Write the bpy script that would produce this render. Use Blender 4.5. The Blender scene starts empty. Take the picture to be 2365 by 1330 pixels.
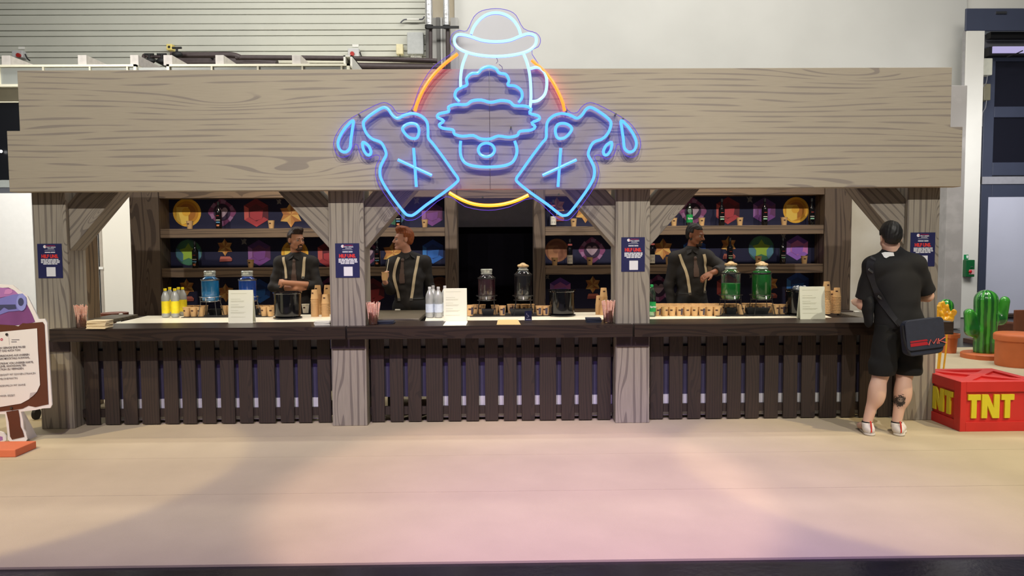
import bpy, math, random
import numpy as np
from mathutils import Vector, Matrix, Quaternion
from mathutils.bvhtree import BVHTree
random.seed(7)
SC = bpy.context.scene
COL = SC.collection
PI = math.pi

# ------------------------------------------------------------------ camera
FPX = 1708.0; CX, CY = 1182.5, 665.0
CAM_H, CAM_D = 1.62, 6.60
cam_data = bpy.data.cameras.new('camera'); cam_data.sensor_width = 36.0
cam_data.lens = FPX*36.0/2365.0; cam_data.clip_end = 200
cam = bpy.data.objects.new('camera', cam_data); COL.objects.link(cam)
CR = Matrix.Rotation(-math.radians(0.80), 3, 'Z') @ Matrix.Rotation(math.radians(90-3.35), 3, 'X') @ Matrix.Rotation(-0.0067, 3, 'Z')
cam.matrix_world = Matrix.Translation((0, -CAM_D, CAM_H)) @ CR.to_4x4()
SC.camera = cam
CO = Vector((0, -CAM_D, CAM_H))

def ray(px, py): return CR @ Vector(((px-CX)/FPX, -(py-CY)/FPX, -1.0))
def P(px, py, Y):                       # the point of the vertical plane y = Y seen at a photo pixel
    d = ray(px, py); t = (Y-CO.y)/d.y; return CO + d*t
def G(px, py, Z=0.0):                   # the point of the level plane z = Z
    d = ray(px, py); t = (Z-CO.z)/d.z; return CO + d*t

# ------------------------------------------------------------------ world and lamps
W = bpy.data.worlds.new('hall'); SC.world = W; W.use_nodes = True
W.node_tree.nodes['Background'].inputs[0].default_value = (0.92, 0.95, 1.0, 1)
W.node_tree.nodes['Background'].inputs[1].default_value = 0.07
SC.view_settings.view_transform = 'Standard'; SC.view_settings.look = 'None'
SC.view_settings.gamma = 1.0; SC.view_settings.exposure = 0.12
SC.view_settings.use_curve_mapping = False

def lamp(kind, name, loc, target, energy, color, size=1.0, size_y=None, cone=60, blend=.3, soft=.1):
    d = bpy.data.lights.new(name, kind); d.energy = energy; d.color = color
    if kind == 'AREA':
        d.shape = 'RECTANGLE'; d.size = size; d.size_y = size_y or size
    if kind == 'SPOT':
        d.spot_size = math.radians(cone); d.spot_blend = blend; d.shadow_soft_size = soft
    o = bpy.data.objects.new(name, d); COL.objects.link(o); o.location = loc
    o.rotation_euler = (Vector(target)-Vector(loc)).to_track_quat('-Z', 'Y').to_euler()
    return o
WARM = (1.0, .84, .62); NEUT = (1.0, .95, .84)
for kx in (-5.4, -1.8, 1.8, 5.4):
    lamp('SPOT', 'stage_wash', (kx, -7.5, 8.2), (kx*.75, 0, 2.0), 1300, (1, .95, .85), cone=56, blend=.8, soft=.05)
lamp('AREA', 'hall_panel', (0, 4.0, 10.0), (0, 9.7, 3.2), 900, (1, .98, .93), 16, 1.0)
lamp('AREA', 'hall_panel', (7.5, 2.0, 8.0), (8.0, 4.6, 0), 260, (1, .95, .86), 2.5, 2.5)
lamp('AREA', 'side_fill_light', (-7.0, 2.6, 4.6), (-5.6, 6.2, 1.2), 200, (1, .97, .92), 1.5, 1.5)  # added fill that brightens the left partition, not a fixture of the hall
lamp('AREA', 'side_fill_light', (9.9, 6.6, 4.0), (10.4, 9.5, 1.2), 55, (.97, .97, 1), 1.2, 1.0)  # added fill for the wall and door at the right back
lamp('SPOT', 'truss_spot', (-6.5, -3.2, 6.2), (-4.3, -1.55, 0), 800, (1, .80, .45), cone=33, blend=.12, soft=.06)
lamp('SPOT', 'truss_spot', (6.2, -3.2, 6.2), (3.6, -1.6, 0), 800, (1, .80, .45), cone=31, blend=.12, soft=.06)
lamp('SPOT', 'truss_spot', (-.2, -6.0, 6.5), (0.1, -1.95, 0), 1100, (1, .66, .58), cone=25, blend=.2, soft=.15)
lamp('SPOT', 'violet_spot', (-1.5, -7.0, 6.5), (-1.0, -2.7, 0), 850, (.50, .28, 1), cone=50, blend=.6, soft=.3)
lamp('SPOT', 'violet_spot', (1.2, -7.0, 6.5), (1.2, -2.6, 0), 1500, (.45, .24, 1), cone=36, blend=.8, soft=.3)
for bx in (-3.0, -1.3, .9, 2.6):
    lamp('SPOT', 'bar_spot', (bx, .2, 4.7), (bx, 1.5, .9), 30, WARM, cone=78, blend=.6, soft=.06)
for bx in (-3.0, -1.9, -.6, .5, 1.7, 2.8):
    lamp('SPOT', 'under_fascia_spot', (bx, .42, 2.62), (bx, .85, .9), 40, (1, .86, .64), cone=95, blend=.7, soft=.03)
for bx in (-2.9, -2.1, 1.9, 2.8):
    lamp('SPOT', 'valance_spot', (bx, 1.7, 2.95), (bx, 2.3, 2.35), 16, (1, .80, .52), cone=110, blend=.8, soft=.03)

# ------------------------------------------------------------------ materials
def lin(c):
    c = c/255.0
    return c/12.92 if c <= .04045 else ((c+.055)/1.055)**2.4
def rgb(c): return (lin(c[0]), lin(c[1]), lin(c[2]), 1.0)
def new_mat(name):
    m = bpy.data.materials.new(name); m.use_nodes = True
    n = m.node_tree.nodes; return m, n, m.node_tree.links, n['Principled BSDF']
_mc = {}
def mat(name, col, rough=.6, metal=0, var=.06, vs=12, emit=None, es=0, bump=0, coat=0, spec=.5, bs=200):
    if name in _mc: return _mc[name]
    m, n, l, b = new_mat(name)
    b.inputs['Roughness'].default_value = rough; b.inputs['Metallic'].default_value = metal
    b.inputs['Coat Weight'].default_value = coat; b.inputs['Specular IOR Level'].default_value = spec
    tc = n.new('ShaderNodeTexCoord')
    if var:
        no = n.new('ShaderNodeTexNoise'); no.inputs['Scale'].default_value = vs; no.inputs['Detail'].default_value = 4
        l.new(tc.outputs['Object'], no.inputs['Vector'])
        r = n.new('ShaderNodeValToRGB'); c = rgb(col)
        r.color_ramp.elements[0].position = .3; r.color_ramp.elements[1].position = .7
        r.color_ramp.elements[0].color = tuple(x*(1-var) for x in c[:3])+(1,)
        r.color_ramp.elements[1].color = tuple(min(1, x*(1+var)) for x in c[:3])+(1,)
        l.new(no.outputs['Fac'], r.inputs['Fac']); l.new(r.outputs['Color'], b.inputs['Base Color'])
    else: b.inputs['Base Color'].default_value = rgb(col)
    if emit: b.inputs['Emission Color'].default_value = emit+(1,) if len(emit) == 3 else emit; b.inputs['Emission Strength'].default_value = es
    if bump:
        n2 = n.new('ShaderNodeTexNoise'); n2.inputs['Scale'].default_value = bs; n2.inputs['Detail'].default_value = 3
        l.new(tc.outputs['Object'], n2.inputs['Vector'])
        bp = n.new('ShaderNodeBump'); bp.inputs['Strength'].default_value = bump; bp.inputs['Distance'].default_value = .01
        l.new(n2.outputs['Fac'], bp.inputs['Height']); l.new(bp.outputs['Normal'], b.inputs['Normal'])
    _mc[name] = m; return m
def math_(n, l, op, a, b=None, c=None):
    x = n.new('ShaderNodeMath'); x.operation = op
    for i, v in enumerate((a, b, c)):
        if v is None: continue
        if isinstance(v, (int, float)): x.inputs[i].default_value = v
        else: l.new(v, x.inputs[i])
    return x.outputs[0]
def wood(name, base, line, axis='X', freq=15.0, amp=2.6, along=.55, across=3.2, width=.72, keep=.42, rough=.62, fine=.05, seed=0, coat=0):
    """printed cartoon timber: smooth dark grain lines with eye-shaped knots, running along an axis"""
    if name in _mc: return _mc[name]
    m, n, l, b = new_mat(name); b.inputs['Roughness'].default_value = rough; b.inputs['Coat Weight'].default_value = coat
    tc = n.new('ShaderNodeTexCoord'); sx = n.new('ShaderNodeSeparateXYZ'); l.new(tc.outputs['Object'], sx.inputs[0])
    X, Y, Z = sx.outputs
    if axis == 'X': A, B, C = X, Z, Y
    elif axis == 'Z': A, B, C = Z, X, Y
    elif axis == 'D': A, B, C = math_(n, l, 'SUBTRACT', X, Z), math_(n, l, 'ADD', X, Z), Y
    elif axis == 'E': A, B, C = math_(n, l, 'ADD', X, Z), math_(n, l, 'SUBTRACT', X, Z), Y
    else: A, B, C = X, Y, Z
    B = math_(n, l, 'ADD', B, math_(n, l, 'MULTIPLY', C, .9))
    cb = n.new('ShaderNodeCombineXYZ')
    l.new(math_(n, l, 'MULTIPLY', A, along), cb.inputs[0]); l.new(math_(n, l, 'MULTIPLY', B, across), cb.inputs[1]); cb.inputs[2].default_value = seed*3.17
    no = n.new('ShaderNodeTexNoise'); no.inputs['Scale'].default_value = 2.0; no.inputs['Detail'].default_value = .4; l.new(cb.outputs[0], no.inputs['Vector'])
    h = math_(n, l, 'ADD', math_(n, l, 'MULTIPLY', B, freq), math_(n, l, 'ADD', math_(n, l, 'MULTIPLY', no.outputs['Fac'], amp*.9), math_(n, l, 'MULTIPLY', math_(n, l, 'POWER', math_(n, l, 'MULTIPLY', no.outputs['Fac'], 1.55), 9.0), amp*.55)))
    s = math_(n, l, 'SINE', math_(n, l, 'MULTIPLY', h, 2*PI))
    cb2 = n.new('ShaderNodeCombineXYZ')
    l.new(math_(n, l, 'MULTIPLY', A, 1.1), cb2.inputs[0]); l.new(math_(n, l, 'MULTIPLY', B, 9), cb2.inputs[1]); cb2.inputs[2].default_value = seed+4.4
    n2 = n.new('ShaderNodeTexNoise'); n2.inputs['Scale'].default_value = 2.0; n2.inputs['Detail'].default_value = 0; l.new(cb2.outputs[0], n2.inputs['Vector'])
    thr = math_(n, l, 'ADD', math_(n, l, 'MULTIPLY', math_(n, l, 'SUBTRACT', n2.outputs['Fac'], keep), -1.6), width)
    mr = n.new('ShaderNodeMapRange'); l.new(math_(n, l, 'SUBTRACT', s, thr), mr.inputs[0])
    mr.inputs[1].default_value = 0; mr.inputs[2].default_value = .18; mr.inputs[3].default_value = 0; mr.inputs[4].default_value = 1
    mx = n.new('ShaderNodeMix'); mx.data_type = 'RGBA'; l.new(mr.outputs[0], mx.inputs[0])
    mx.inputs[6].default_value = rgb(base); mx.inputs[7].default_value = rgb(line)
    cb3 = n.new('ShaderNodeCombineXYZ'); l.new(math_(n, l, 'MULTIPLY', A, 3), cb3.inputs[0]); l.new(math_(n, l, 'MULTIPLY', B, 60), cb3.inputs[1])
    n3 = n.new('ShaderNodeTexNoise'); n3.inputs['Scale'].default_value = 2.0; n3.inputs['Detail'].default_value = 3; l.new(cb3.outputs[0], n3.inputs['Vector'])
    hs = n.new('ShaderNodeHueSaturation'); l.new(mx.outputs[2], hs.inputs['Color'])
    l.new(math_(n, l, 'ADD', 1-fine*5, math_(n, l, 'MULTIPLY', n3.outputs['Fac'], fine*10)), hs.inputs['Value'])
    l.new(hs.outputs[0], b.inputs['Base Color'])
    _mc[name] = m; return m
def emis(name, col, s):
    if name in _mc: return _mc[name]
    m, n, l, b = new_mat(name); b.inputs['Base Color'].default_value = (.02, .02, .02, 1)
    b.inputs['Emission Color'].default_value = col+(1,); b.inputs['Emission Strength'].default_value = s; b.inputs['Roughness'].default_value = .3
    _mc[name] = m; return m
def glass(name, tint=(1, 1, 1), refl=.9, op=.0, rough=.03, milk=0.0, mcol=(.85, .88, .9)):
    """thin clear sheet: mostly see-through, with a grazing-angle shine"""
    if name in _mc: return _mc[name]
    m = bpy.data.materials.new(name); m.use_nodes = True; n = m.node_tree.nodes; l = m.node_tree.links; n.clear()
    o = n.new('ShaderNodeOutputMaterial'); t = n.new('ShaderNodeBsdfTransparent'); t.inputs[0].default_value = tint+(1,)
    g = n.new('ShaderNodeBsdfGlossy'); g.inputs['Roughness'].default_value = rough; g.inputs[0].default_value = (1, 1, 1, 1)
    lw = n.new('ShaderNodeLayerWeight'); lw.inputs[0].default_value = .35
    f = math_(n, l, 'ADD', math_(n, l, 'MULTIPLY', lw.outputs['Fresnel'], refl), op)
    mx = n.new('ShaderNodeMixShader'); l.new(f, mx.inputs[0]); l.new(t.outputs[0], mx.inputs[1]); l.new(g.outputs[0], mx.inputs[2]); out = mx.outputs[0]
    if milk:
        df = n.new('ShaderNodeBsdfDiffuse'); df.inputs[0].default_value = mcol+(1,); m2 = n.new('ShaderNodeMixShader'); m2.inputs[0].default_value = milk; l.new(out, m2.inputs[1]); l.new(df.outputs[0], m2.inputs[2]); out = m2.outputs[0]
    l.new(out, o.inputs[0])
    _mc[name] = m; return m

# ------------------------------------------------------------------ mesh builder
class MB:
    def __init__(s): s.v = []; s.f = []; s.m = []; s.c = 0
    def mt(s, i): s.c = i; return s
    def add(s, vs, fs):
        o = len(s.v); s.v += [tuple(x) for x in vs]
        for f in fs: s.f.append(tuple(i+o for i in f)); s.m.append(s.c)
        return s
    def box(s, x0, x1, y0, y1, z0, z1):
        return s.add([(x0,y0,z0),(x1,y0,z0),(x1,y1,z0),(x0,y1,z0),(x0,y0,z1),(x1,y0,z1),(x1,y1,z1),(x0,y1,z1)],
                     [(0,3,2,1),(4,5,6,7),(0,1,5,4),(1,2,6,5),(2,3,7,6),(3,0,4,7)])
    def obox(s, c, sz, R):
        hx, hy, hz = sz[0]/2, sz[1]/2, sz[2]/2; o = len(s.v)
        s.box(-hx, hx, -hy, hy, -hz, hz)
        for i in range(o, len(s.v)): s.v[i] = tuple(R @ Vector(s.v[i]) + Vector(c))
        return s
    def prism(s, pts, y0, y1):           # outline in (x, z), pulled along y
        a = sum(pts[i][0]*pts[(i+1) % len(pts)][1]-pts[(i+1) % len(pts)][0]*pts[i][1] for i in range(len(pts)))
        if a < 0: pts = pts[::-1]
        n = len(pts)
        return s.add([(p[0], y0, p[1]) for p in pts]+[(p[0], y1, p[1]) for p in pts],
                     [tuple(range(n)), tuple(range(2*n-1, n-1, -1))]+[(i, i+n, (i+1) % n+n, (i+1) % n) for i in range(n)])
    def flat(s, pts, y):
        a = sum(pts[i][0]*pts[(i+1) % len(pts)][1]-pts[(i+1) % len(pts)][0]*pts[i][1] for i in range(len(pts)))
        if a < 0: pts = pts[::-1]
        return s.add([(p[0], y, p[1]) for p in pts], [tuple(range(len(pts)))])
    def prismz(s, pts, z0, z1):
        n = len(pts)
        return s.add([(p[0], p[1], z0) for p in pts]+[(p[0], p[1], z1) for p in pts],
                     [tuple(range(n-1, -1, -1)), tuple(range(n, 2*n))]+[(i, (i+1) % n, (i+1) % n+n, i+n) for i in range(n)])
    def tube(s, pts, r, n=8, closed=False):
        pts = [Vector(p) for p in pts]; k = len(pts); rs = r if isinstance(r, (list, tuple)) else [r]*k
        o = len(s.v); up = None; vs = []
        for i in range(k):
            a = pts[(i-1) % k] if (closed or i) else pts[0]; b = pts[(i+1) % k] if (closed or i < k-1) else pts[-1]
            t = (b-a).normalized()
            if up is None: up = t.orthogonal().normalized()
            else:
                up = (up-t*up.dot(t)); up = up.normalized() if up.length > 1e-6 else t.orthogonal().normalized()
            w = t.cross(up)
            for j in range(n):
                q = 2*PI*j/n; vs.append(pts[i]+(up*math.cos(q)+w*math.sin(q))*rs[i])
        fs = []
        for i in range(k if closed else k-1):
            for j in range(n):
                a, b = i*n+j, i*n+(j+1) % n; c, d = ((i+1) % k)*n+(j+1) % n, ((i+1) % k)*n+j
                fs.append((a, b, c, d))
        if not closed: fs += [tuple(range(n-1, -1, -1)), tuple(range((k-1)*n, k*n))]
        return s.add(vs, fs)
    def lathe(s, prof, n=20, c=(0, 0, 0), capb=True, capt=True):
        k = len(prof); vs = [(c[0]+r*math.cos(2*PI*j/n), c[1]+r*math.sin(2*PI*j/n), c[2]+z) for r, z in prof for j in range(n)]
        fs = [(i*n+j, i*n+(j+1) % n, (i+1)*n+(j+1) % n, (i+1)*n+j) for i in range(k-1) for j in range(n)]
        if capb: fs.append(tuple(range(n-1, -1, -1)))
        if capt: fs.append(tuple(range((k-1)*n, k*n)))
        return s.add(vs, fs)
    def ell(s, c, r, n=12, R=None):
        pr = [(math.sin(PI*i/n), -math.cos(PI*i/n)) for i in range(n+1)]
        pr[0] = (.001, -1); pr[-1] = (.001, 1); o = len(s.v); s.lathe(pr, n*2)
        for i in range(o, len(s.v)):
            q = Vector((s.v[i][0]*r[0], s.v[i][1]*r[1], s.v[i][2]*r[2]))
            if R: q = R @ q
            s.v[i] = tuple(q+Vector(c))
        return s
    def build(s, name, mats, parent=None, smooth=False, bevel=0, local=False, segs=2):
        me = bpy.data.meshes.new(name); off = Vector((0, 0, 0))
        if parent is not None and not local:
            q = parent
            while q is not None: off = off+Vector(q.location); q = q.parent
        me.from_pydata([tuple(Vector(v)-off) for v in s.v], [], s.f)
        if not isinstance(mats, (list, tuple)): mats = [mats]
        for m in mats: me.materials.append(m)
        if len(mats) > 1: me.polygons.foreach_set('material_index', s.m)
        if smooth:
            me.polygons.foreach_set('use_smooth', [True]*len(s.f)); me.update()
            try: me.set_sharp_from_angle(angle=math.radians(40))
            except Exception: pass
        o = bpy.data.objects.new(name, me); COL.objects.link(o)
        if parent is not None: o.parent = parent
        if bevel:
            b = o.modifiers.new('bevel', 'BEVEL'); b.width = bevel; b.segments = segs; b.limit_method = 'ANGLE'; b.angle_limit = math.radians(50)
        return o
def tag(o, label=None, cat=None, group=None, kind=None):
    if label: o['label'] = label
    if cat: o['category'] = cat
    if group: o['group'] = group
    if kind: o['kind'] = kind
    return o
def T(name, label, cat, loc, group=None, rz=0):
    o = bpy.data.objects.new(name, None); COL.objects.link(o); o.location = loc; o.rotation_euler = (0, 0, rz); o.empty_display_size = .05
    return tag(o, label, cat, group)
KIDS = lambda o: [c for c in COL.objects if c.parent == o]
def tree(o):
    idx = {}
    for c in COL.objects:
        if c.parent: idx.setdefault(c.parent.name, []).append(c)
    def rec(x): return (x, [rec(c) for c in idx.get(x.name, [])])
    return rec(o)
def dup(tr, loc, label=None, group=None, rz=None, sc=None):
    def rec(t, par):
        o = t[0].copy(); COL.objects.link(o)
        if par is not None: o.parent = par
        for k in t[1]: rec(k, o)
        return o
    r = rec(tr, None); r.location = loc
    if rz is not None: r.rotation_euler = (0, 0, rz)
    if sc: r.scale = (sc, sc, sc)
    if label: r['label'] = label
    if group: r['group'] = group
    return r
def solid(name, mb, m, label=None, cat=None, group=None, kind=None, base=None, **kw):
    """a top-level thing that is one mesh, its origin at its base"""
    xs = [v[0] for v in mb.v]; ys = [v[1] for v in mb.v]; zs = [v[2] for v in mb.v]
    b = Vector(base) if base else Vector(((min(xs)+max(xs))/2, (min(ys)+max(ys))/2, min(zs)))
    mb.v = [tuple(Vector(v)-b) for v in mb.v]
    o = mb.build(name, m, **kw); o.location = b
    return tag(o, label, cat, group, kind)
def catmull(pts, k=6, closed=False):
    out = []; n = len(pts)
    for i in range(n if closed else n-1):
        g = lambda j: Vector(pts[j % n]) if closed else Vector(pts[max(0, min(n-1, j))])
        p0, p1, p2, p3 = g(i-1), g(i), g(i+1), g(i+2)
        for q in range(k):
            t = q/k
            out.append(.5*((2*p1)+(-p0+p2)*t+(2*p0-5*p1+4*p2-p3)*t*t+(-p0+3*p1-3*p2+p3)*t**3))
    if not closed: out.append(Vector(pts[-1]))
    return out
def text(name, s, size, loc, m, parent=None, align='CENTER', depth=0.0004, sx=1.0, rot=None, bold=0.0):
    """flat lettering facing -y at a world point"""
    cu = bpy.data.curves.new(name, 'FONT'); cu.body = s; cu.size = size; cu.align_x = align; cu.align_y = 'CENTER'
    cu.extrude = depth; cu.offset = bold; cu.resolution_u = 3
    tmp = bpy.data.objects.new(name, cu); me = bpy.data.meshes.new_from_object(tmp)
    bpy.data.objects.remove(tmp); bpy.data.curves.remove(cu)
    R = (rot if rot else Matrix.Identity(3)) @ Matrix.Rotation(PI/2, 3, 'X')
    off = Vector((0, 0, 0)); q = parent
    while q is not None: off = off+Vector(q.location); q = q.parent
    me.transform(Matrix.Translation(Vector(loc)-off) @ R.to_4x4() @ Matrix.Diagonal((sx, 1, 1, 1)))
    me.materials.clear(); me.materials.append(m); me.name = name
    o = bpy.data.objects.new(name, me); COL.objects.link(o)
    if parent is not None: o.parent = parent
    return o

# ------------------------------------------------------------------ implicit surfaces for bodies, cloth, hair and soft things
class SDF:
    def __init__(s, res=.006, k=.02): s.p = []; s.res = res; s.k = k
    def cap(s, a, b, ra, rb, k=None, clip=False, sc=(1, 1, 1)): s.p.append(('c', np.array(a, float), np.array(b, float), ra, rb, k, clip, sc)); return s
    def ell(s, c, r, R=None, k=None): s.p.append(('e', np.array(c, float), np.array(r, float), R, None, k, 0, 0)); return s
    def sub(s, c, r, R=None, k=.01): s.p.append(('s', np.array(c, float), np.array(r, float), R, None, k, 0, 0)); return s
    def box(s, c, h, rr, R=None, k=None): s.p.append(('b', np.array(c, float), np.array(h, float), R, rr, k, 0, 0)); return s
    def xform(s, loc, R):
        """move every primitive by rotation R then translation"""
        Rn = np.array(R); loc = np.array(loc, float); out = []
        for q in s.p:
            q = list(q)
            if q[0] == 'c': q[1] = Rn@q[1]+loc; q[2] = Rn@q[2]+loc
            else: q[1] = Rn@q[1]+loc; q[3] = Rn@(np.array(q[3]) if q[3] is not None else np.eye(3))
            out.append(tuple(q))
        s.p = out; return s
    def grow(s, o): s.p += o.p; return s
    def mesh(s, name, m, parent=None, noise=None, clip=None, local=True):
        h = s.res; los = []; his = []
        for q in s.p:
            if q[0] == 's': continue
            if q[0] == 'c':
                r = max(q[3], q[4]); los.append(np.minimum(q[1], q[2])-r); his.append(np.maximum(q[1], q[2])+r)
            else:
                r = max(q[2])*(1.75 if q[0] == 'b' else 1); los.append(q[1]-r); his.append(q[1]+r)
        lo = np.min(los, 0)-4*h-.01; hi = np.max(his, 0)+4*h+.01
        n = np.ceil((hi-lo)/h).astype(int)+1
        ax = [lo[i]+h*np.arange(n[i]) for i in range(3)]
        F = np.full(n, .08, np.float32)
        for q in s.p:
            k = q[5] if q[5] is not None else s.k; mg = k+3*h
            if q[0] == 'c': r = max(q[3], q[4]); a = np.minimum(q[1], q[2])-r-mg; b = np.maximum(q[1], q[2])+r+mg
            else: r = max(q[2])*(1.75 if q[0] == 'b' else 1); a = q[1]-r-mg; b = q[1]+r+mg
            i0 = np.maximum(0, np.floor((a-lo)/h).astype(int)); i1 = np.minimum(n, np.ceil((b-lo)/h).astype(int)+1)
            if np.any(i1 <= i0): continue
            sl = tuple(slice(i0[i], i1[i]) for i in range(3))
            X, Y, Z = np.meshgrid(ax[0][sl[0]], ax[1][sl[1]], ax[2][sl[2]], indexing='ij')
            Q = np.stack([X, Y, Z], -1)
            if q[0] == 'c':
                ab = q[2]-q[1]; L2 = max(float(ab@ab), 1e-9); t0 = ((Q-q[1])@ab)/L2; t = np.clip(t0, 0, 1)
                dv = Q-q[1]-t[..., None]*ab
                d = np.sqrt(((dv*np.array(q[7]))**2).sum(-1))-(q[3]+(q[4]-q[3])*t)
                if q[6]: d = np.maximum(d, (t0-1)*math.sqrt(L2))
            else:
                D = Q-q[1]
                if q[3] is not None: D = D@np.array(q[3])
                if q[0] == 'b':
                    e = np.abs(D)-(q[2]-q[4]); d = np.sqrt((np.maximum(e, 0)**2).sum(-1))+np.minimum(e.max(-1), 0)-q[4]
                else:
                    k0 = np.sqrt(((D/q[2])**2).sum(-1)); k1 = np.sqrt(((D/q[2]**2)**2).sum(-1))+1e-9; d = k0*(k0-1)/k1
                    d = np.where(k0 < .05, -min(q[2]), d)
            f = F[sl]
            if q[0] == 's':
                g = -d; hh = np.clip(.5+.5*(g-f)/k, 0, 1); F[sl] = f*(1-hh)+g*hh+k*hh*(1-hh)
            else:
                hh = np.clip(.5+.5*(f-d)/k, 0, 1); F[sl] = f*(1-hh)+d*hh-k*hh*(1-hh)
        if noise is not None or clip is not None:
            X, Y, Z = np.meshgrid(*ax, indexing='ij')
            if noise is not None:
                near = np.abs(F) < .04; F[near] += noise(X[near], Y[near], Z[near]).astype(np.float32)
            if clip is not None: F = np.maximum(F, clip(X, Y, Z).astype(np.float32))
        F[0, :, :] = F[-1, :, :] = .05; F[:, 0, :] = F[:, -1, :] = .05; F[:, :, 0] = F[:, :, -1] = .05
        # naive surface nets
        I = F < 0; c = [F.shape[i]-1 for i in range(3)]
        cnt = np.zeros(c, np.int8)
        for dx in (0, 1):
            for dy in (0, 1):
                for dz in (0, 1): cnt += I[dx:c[0]+dx, dy:c[1]+dy, dz:c[2]+dz]
        act = np.argwhere((cnt > 0) & (cnt < 8)); idx = np.full(c, -1, np.int32); idx[tuple(act.T)] = np.arange(len(act))
        sm = np.zeros((len(act), 3)); ct = np.zeros(len(act))
        for axn in range(3):
            o1, o2 = [i for i in range(3) if i != axn]
            for u in (0, 1):
                for w in (0, 1):
                    b0 = act.copy(); b0[:, o1] += u; b0[:, o2] += w; b1 = b0.copy(); b1[:, axn] += 1
                    f0 = F[tuple(b0.T)]; f1 = F[tuple(b1.T)]; x = (f0 < 0) != (f1 < 0)
                    t = np.where(x, f0/np.where(x, f0-f1, 1), 0); pt = b0.astype(float); pt[:, axn] += t
                    sm[x] += pt[x]; ct[x] += 1
        V = lo+h*sm/np.maximum(ct, 1)[:, None]
        faces = []
        for axn in range(3):
            o1, o2 = (axn+1) % 3, (axn+2) % 3
            A = np.take(I, range(0, I.shape[axn]-1), axn); B = np.take(I, range(1, I.shape[axn]), axn)
            e = np.argwhere(A != B); e = e[(e[:, o1] > 0) & (e[:, o2] > 0) & (e[:, o1] < c[o1]) & (e[:, o2] < c[o2])]
            def cc(u, w):
                g = e.copy(); g[:, o1] -= u; g[:, o2] -= w; return idx[tuple(g.T)]
            qd = np.stack([cc(1, 1), cc(0, 1), cc(0, 0), cc(1, 0)], 1)
            ins = A[tuple(e.T)]; qd[~ins] = qd[~ins][:, ::-1]; faces.append(qd)
        Fc = np.concatenate(faces); Fc = Fc[(Fc >= 0).all(1)]
        me = bpy.data.meshes.new(name); me.vertices.add(len(V)); me.vertices.foreach_set('co', V.astype(np.float32).ravel())
        me.loops.add(Fc.size); me.loops.foreach_set('vertex_index', Fc.ravel().astype(np.int32))
        me.polygons.add(len(Fc)); me.polygons.foreach_set('loop_start', np.arange(0, Fc.size, 4, dtype=np.int32))
        me.polygons.foreach_set('use_smooth', np.ones(len(Fc), bool)); me.update(calc_edges=True)
        me.materials.append(m)
        o = bpy.data.objects.new(name, me); COL.objects.link(o)
        if parent is not None: o.parent = parent
        s.V, s.F = V, Fc
        return o
# ------------------------------------------------------------------ shared materials
M_FASC = wood('printed_board', (173, 162, 144), (146, 136, 126), 'X', freq=19, amp=1.15, along=.24, across=1.6, width=.86, fine=.02)
M_POST = wood('printed_post', (150, 142, 129), (117, 109, 101), 'Z', freq=18, amp=.5, along=.42, across=3.2, width=.70, seed=2)
M_BRD = wood('printed_brace_right', (140, 131, 119), (110, 102, 95), 'D', freq=12, amp=.8, along=.4, across=2.4, width=.70, seed=3)
M_BRE = wood('printed_brace_left', (140, 131, 119), (110, 102, 95), 'E', freq=12, amp=.8, along=.4, across=2.4, width=.70, seed=4)
M_SHX = wood('shelf_timber', (118, 98, 80), (86, 70, 58), 'X', freq=16, amp=1.6, along=.5, across=4, width=.6, seed=5)
M_SHZ = wood('cabinet_timber', (104, 88, 75), (76, 62, 54), 'Z', freq=13, amp=2.2, along=.5, across=3, width=.6, seed=6)
M_SLAB = wood('counter_timber', (52, 40, 33), (38, 29, 25), 'X', freq=30, amp=3.0, along=.7, across=5, width=.3, seed=7, rough=.38, fine=.04)
M_SLAT = wood('slat_timber', (54, 42, 36), (43, 34, 30), 'Z', freq=38, amp=3.0, along=.6, across=4, width=.4, seed=8, rough=.6, fine=.05)
M_DARK = mat('dark_backing', (78, 74, 100), .7)
M_NAVY = mat('navy_print', (20, 20, 52), .6)
M_WHITE = mat('white_paint', (222, 220, 212), .6, var=.03, vs=2)
M_BLACKG = mat('black_gloss', (8, 8, 12), .12, var=0, coat=.5)
M_BLACK = mat('matt_black', (14, 14, 16), .6, var=0)
M_STEEL = mat('steel', (150, 150, 150), .3, metal=1, var=0)
M_CARP = mat('beige_carpet', (192, 178, 150), .95, var=.05, vs=2.2, bump=.25, bs=260, spec=.1)
M_BLUEP = mat('slate_blue_paint', (62, 68, 88), .5, var=.04, vs=3)
M_PANE = mat('dark_pane', (26, 27, 38), .25, var=0)

# plaster with stains and scratches
def plaster(name, col, spot, amt=.35, vs=.9):
    m, n, l, b = new_mat(name); b.inputs['Roughness'].default_value = .85
    tc = n.new('ShaderNodeTexCoord'); a = n.new('ShaderNodeTexNoise'); a.inputs['Scale'].default_value = vs; a.inputs['Detail'].default_value = 8
    l.new(tc.outputs['Object'], a.inputs['Vector'])
    c = n.new('ShaderNodeValToRGB'); c.color_ramp.elements[0].position = .62-amt; c.color_ramp.elements[1].position = .62
    c.color_ramp.elements[0].color = rgb(col); c.color_ramp.elements[1].color = rgb(spot)
    l.new(a.outputs['Fac'], c.inputs['Fac']); l.new(c.outputs[0], b.inputs['Base Color']); return m
M_WALL = plaster('hall_plaster', (208, 207, 201), (203, 202, 196), .2, .6)
M_BEIGE = plaster('stained_plaster', (205, 196, 178), (180, 168, 146), .3, .8)
M_CONC = plaster('worn_concrete', (170, 166, 164), (184, 180, 178), .12, 2.5)

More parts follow.
